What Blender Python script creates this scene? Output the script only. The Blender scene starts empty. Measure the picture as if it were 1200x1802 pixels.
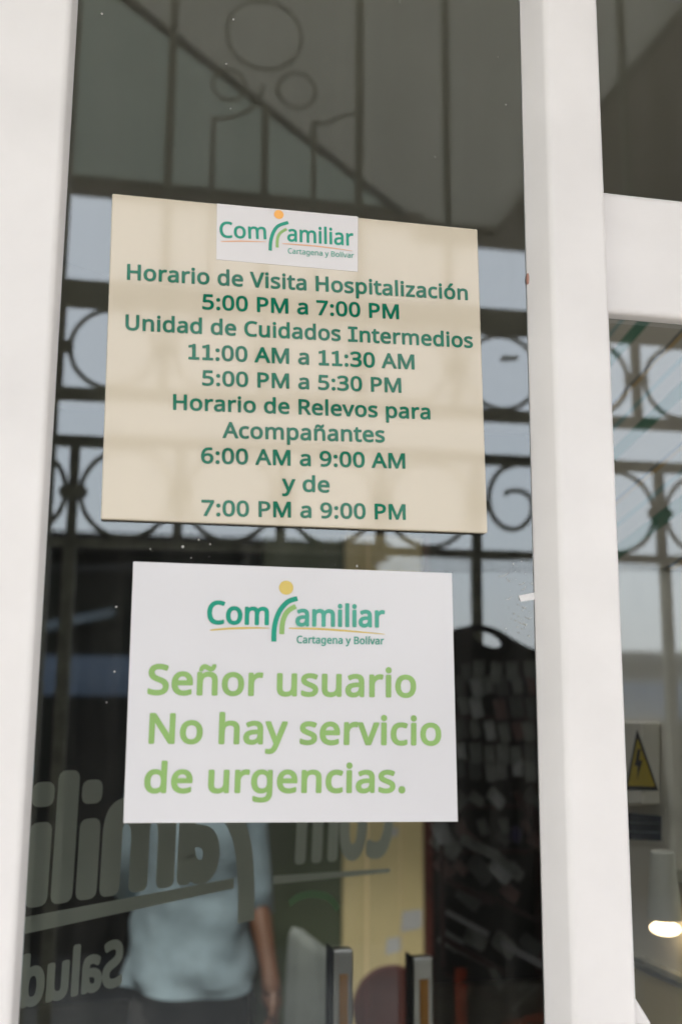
import bpy, bmesh, math, random
from mathutils import Vector, Matrix, noise
random.seed(7)
R = math.radians
scene = bpy.context.scene
COL = scene.collection

# ------------------------------------------------------------------ camera
FPX, CX, CY, PW, PH = 1803.0, 600.0, 901.0, 1200.0, 1802.0
AX = Vector((8970, 389, 1803)).normalized()            # along the glass, to the right
AZ = Vector((82, -10251, 1803)); AZ = (AZ - AX * AZ.dot(AX)).normalized()   # up
AY = AZ.cross(AX)                                       # into the building
DIST, EYE = 0.86, 1.60                                  # camera to glass, eye height
cam_d = bpy.data.cameras.new('camera')
cam = bpy.data.objects.new('camera', cam_d); COL.objects.link(cam)
rot = Matrix(((AX.x, -AX.y, -AX.z), (AY.x, -AY.y, -AY.z), (AZ.x, -AZ.y, -AZ.z)))
cam.matrix_world = Matrix.Translation((0, -DIST, EYE)) @ rot.to_4x4()
cam_d.sensor_fit = 'VERTICAL'; cam_d.sensor_height = 36.0
cam_d.lens = 36.0 * FPX / PH
cam_d.clip_start = 0.02; cam_d.clip_end = 3000
cam_d.dof.use_dof = True; cam_d.dof.focus_distance = .97; cam_d.dof.aperture_fstop = cam_d.lens / 10.0
scene.camera = cam

# ------------------------------------------------------------------ sky, sun, exposure
SUN_EL, SUN_AZ = R(60), R(200)
world = bpy.data.worlds.new('World'); scene.world = world; world.use_nodes = True
wt = world.node_tree; wt.nodes.clear()
sky = wt.nodes.new('ShaderNodeTexSky'); sky.sky_type = 'NISHITA'; sky.sun_disc = False
sky.sun_elevation = SUN_EL; sky.sun_rotation = SUN_AZ; sky.dust_density = 3.0; sky.air_density = 1.0; sky.ozone_density = 1.0
ov = wt.nodes.new('ShaderNodeMix'); ov.data_type = 'RGBA'; ov.inputs[0].default_value = 0.75
ov.inputs[7].default_value = (9.1, 8.85, 8.8, 1)         # even overcast cloud over the clear sky
bg = wt.nodes.new('ShaderNodeBackground'); bg.inputs[1].default_value = 0.13
wo = wt.nodes.new('ShaderNodeOutputWorld')
wt.links.new(sky.outputs[0], ov.inputs[6]); wt.links.new(ov.outputs[2], bg.inputs[0]); wt.links.new(bg.outputs[0], wo.inputs[0])
sun_d = bpy.data.lights.new('sun', 'SUN'); sun_d.energy = 2.1; sun_d.angle = R(14); sun_d.color = (1, .96, .9)
sun = bpy.data.objects.new('sun', sun_d); COL.objects.link(sun)
sd = Vector((math.sin(SUN_AZ) * math.cos(SUN_EL), math.cos(SUN_AZ) * math.cos(SUN_EL), math.sin(SUN_EL)))
sun.rotation_euler = sd.to_track_quat('Z', 'Y').to_euler(); sun.location = (0, 0, 20)
scene.view_settings.view_transform = 'Standard'; scene.view_settings.look = 'None'
scene.view_settings.gamma = 1; scene.view_settings.use_curve_mapping = False
scene.view_settings.exposure = 1.85
scene.cycles.max_bounces = 10; scene.cycles.transparent_max_bounces = 12
scene.cycles.caustics_reflective = False; scene.cycles.sample_clamp_indirect = 6
scene.cycles.use_denoising = True

# ------------------------------------------------------------------ helpers
def ray(px, py):
    d = Vector(((px - CX) / FPX, (py - CY) / FPX, 1.0))
    return Vector((AX.dot(d), AY.dot(d), AZ.dot(d)))
def un(px, py, y=0.0, k=0.0):
    """the point seen at this pixel on the upright plane Y = y + k X"""
    d = ray(px, py); t = (y + DIST) / (d.y - k * d.x)
    return Vector((d.x * t, -DIST + d.y * t, EYE + d.z * t))
def unz(px, py, z):
    d = ray(px, py); t = (z - EYE) / d.z
    return Vector((d.x * t, -DIST + d.y * t, z))
def unx(px, py, x):
    d = ray(px, py); t = x / d.x
    return Vector((x, -DIST + d.y * t, EYE + d.z * t))
def mir(p): return Vector((p.x, -p.y, p.z))

def mat(name, col, rough=.5, metal=0, spec=.5, noise_scale=0, amount=.0, bump=0, emit=None, estr=0, trans=0, coat=0):
    m = bpy.data.materials.new(name); m.use_nodes = True
    nt = m.node_tree; b = nt.nodes['Principled BSDF']
    b.inputs['Base Color'].default_value = (*col, 1); b.inputs['Roughness'].default_value = rough
    b.inputs['Metallic'].default_value = metal; b.inputs['Specular IOR Level'].default_value = spec
    b.inputs['Coat Weight'].default_value = coat
    if emit: b.inputs['Emission Color'].default_value = (*emit, 1); b.inputs['Emission Strength'].default_value = estr
    if noise_scale:
        tc = nt.nodes.new('ShaderNodeTexCoord'); nz = nt.nodes.new('ShaderNodeTexNoise')
        nz.inputs['Scale'].default_value = noise_scale; nz.inputs['Detail'].default_value = 6
        nt.links.new(tc.outputs['Object'], nz.inputs['Vector'])
        rp = nt.nodes.new('ShaderNodeValToRGB')
        rp.color_ramp.elements[0].position = .3; rp.color_ramp.elements[1].position = .7
        rp.color_ramp.elements[0].color = (*[c * (1 - amount) for c in col], 1); rp.color_ramp.elements[1].color = (*[min(1, c * (1 + amount * .4)) for c in col], 1)
        nt.links.new(nz.outputs['Fac'], rp.inputs['Fac']); nt.links.new(rp.outputs['Color'], b.inputs['Base Color'])
        if bump:
            bp = nt.nodes.new('ShaderNodeBump'); bp.inputs['Strength'].default_value = bump; bp.inputs['Distance'].default_value = .003
            nt.links.new(nz.outputs['Fac'], bp.inputs['Height']); nt.links.new(bp.outputs['Normal'], b.inputs['Normal'])
    return m

class MB:
    def __init__(s): s.bm = bmesh.new()
    def box(s, lo, hi):
        v = [s.bm.verts.new((x, y, z)) for x in (lo[0], hi[0]) for y in (lo[1], hi[1]) for z in (lo[2], hi[2])]
        for f in ((0,1,3,2),(4,6,7,5),(0,4,5,1),(2,3,7,6),(0,2,6,4),(1,5,7,3)): s.bm.faces.new([v[i] for i in f])
        return s
    def hexa(s, q, n):
        """a slab: four corners and an offset"""
        a = [s.bm.verts.new(p) for p in q]; b = [s.bm.verts.new(Vector(p) + n) for p in q]
        s.bm.faces.new(a); s.bm.faces.new(b[::-1])
        for i in range(len(q)):
            j = (i + 1) % len(q); s.bm.faces.new((a[j], a[i], b[i], b[j]))
        return s
    def loft(s, rings, cap=True, closed=True):
        vs = [[s.bm.verts.new(p) for p in r] for r in rings]; n = len(vs[0])
        for a, b in zip(vs, vs[1:]):
            for i in range(n if closed else n - 1): s.bm.faces.new((a[i], a[(i+1) % n], b[(i+1) % n], b[i]))
        if cap: s.bm.faces.new(vs[0][::-1]); s.bm.faces.new(vs[-1])
        return s
    def tube(s, pts, r, n=8, closed=False):
        pts = [Vector(p) for p in pts]; rr = r if isinstance(r, (list, tuple)) else [r] * len(pts)
        rings = []; up = None
        for i, p in enumerate(pts):
            a = pts[i-1] if (i > 0 or closed) else p; b = pts[(i+1) % len(pts)] if (i < len(pts)-1 or closed) else p
            t = (b - a).normalized()
            if up is None: up = Vector((0,0,1)) if abs(t.z) < .9 else Vector((0,1,0))
            x = t.cross(up)
            if x.length < 1e-4: x = t.cross(Vector((1,0,0)))
            x.normalize(); up = x.cross(t).normalized()
            rings.append([p + (x * math.cos(2*math.pi*k/n) + up * math.sin(2*math.pi*k/n)) * rr[i] for k in range(n)])
        if closed:
            vs = [[s.bm.verts.new(p) for p in rg] for rg in rings]
            for q in range(len(vs)):
                a, b = vs[q], vs[(q+1) % len(vs)]
                for i in range(n): s.bm.faces.new((a[i], a[(i+1) % n], b[(i+1) % n], b[i]))
        else: s.loft(rings)
        return s
    def ellipsoid(s, c, r, seg=14):
        bmesh.ops.create_uvsphere(s.bm, u_segments=seg, v_segments=max(6, seg//2), radius=1, matrix=Matrix.Translation(c) @ Matrix.Diagonal((*r, 1)))
        return s
    def build(s, name, m, parent=None, smooth=False, bevel=0, segs=3):
        bmesh.ops.recalc_face_normals(s.bm, faces=s.bm.faces)
        me = bpy.data.meshes.new(name); s.bm.to_mesh(me); s.bm.free()
        return link(name, me, m, parent, smooth, bevel, segs)
def link(name, me, m, parent=None, smooth=False, bevel=0, segs=3):
    o = bpy.data.objects.new(name, me); COL.objects.link(o)
    if m and not me.materials: me.materials.append(m)
    if parent: o.parent = parent
    if smooth: me.shade_smooth()
    if bevel:
        b = o.modifiers.new('bevel', 'BEVEL'); b.width = bevel; b.segments = segs; b.limit_method = 'ANGLE'
        me.shade_smooth()
        w = o.modifiers.new('wn', 'WEIGHTED_NORMAL')
    return o
def thing(name, label, cat, loc=(0,0,0), rz=0, group=None):
    o = bpy.data.objects.new(name, None); COL.objects.link(o)
    o.location = loc; o.rotation_euler = (0, 0, rz); o.empty_display_size = .05
    return tag(o, label, cat, group)
def tag(o, label, cat, group=None):
    o['label'] = label; o['category'] = cat
    if group: o['group'] = group
    return o
def struct(o): o['kind'] = 'structure'; return o
def stuff(o, label): o['kind'] = 'stuff'; o['label'] = label; return o

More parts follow.
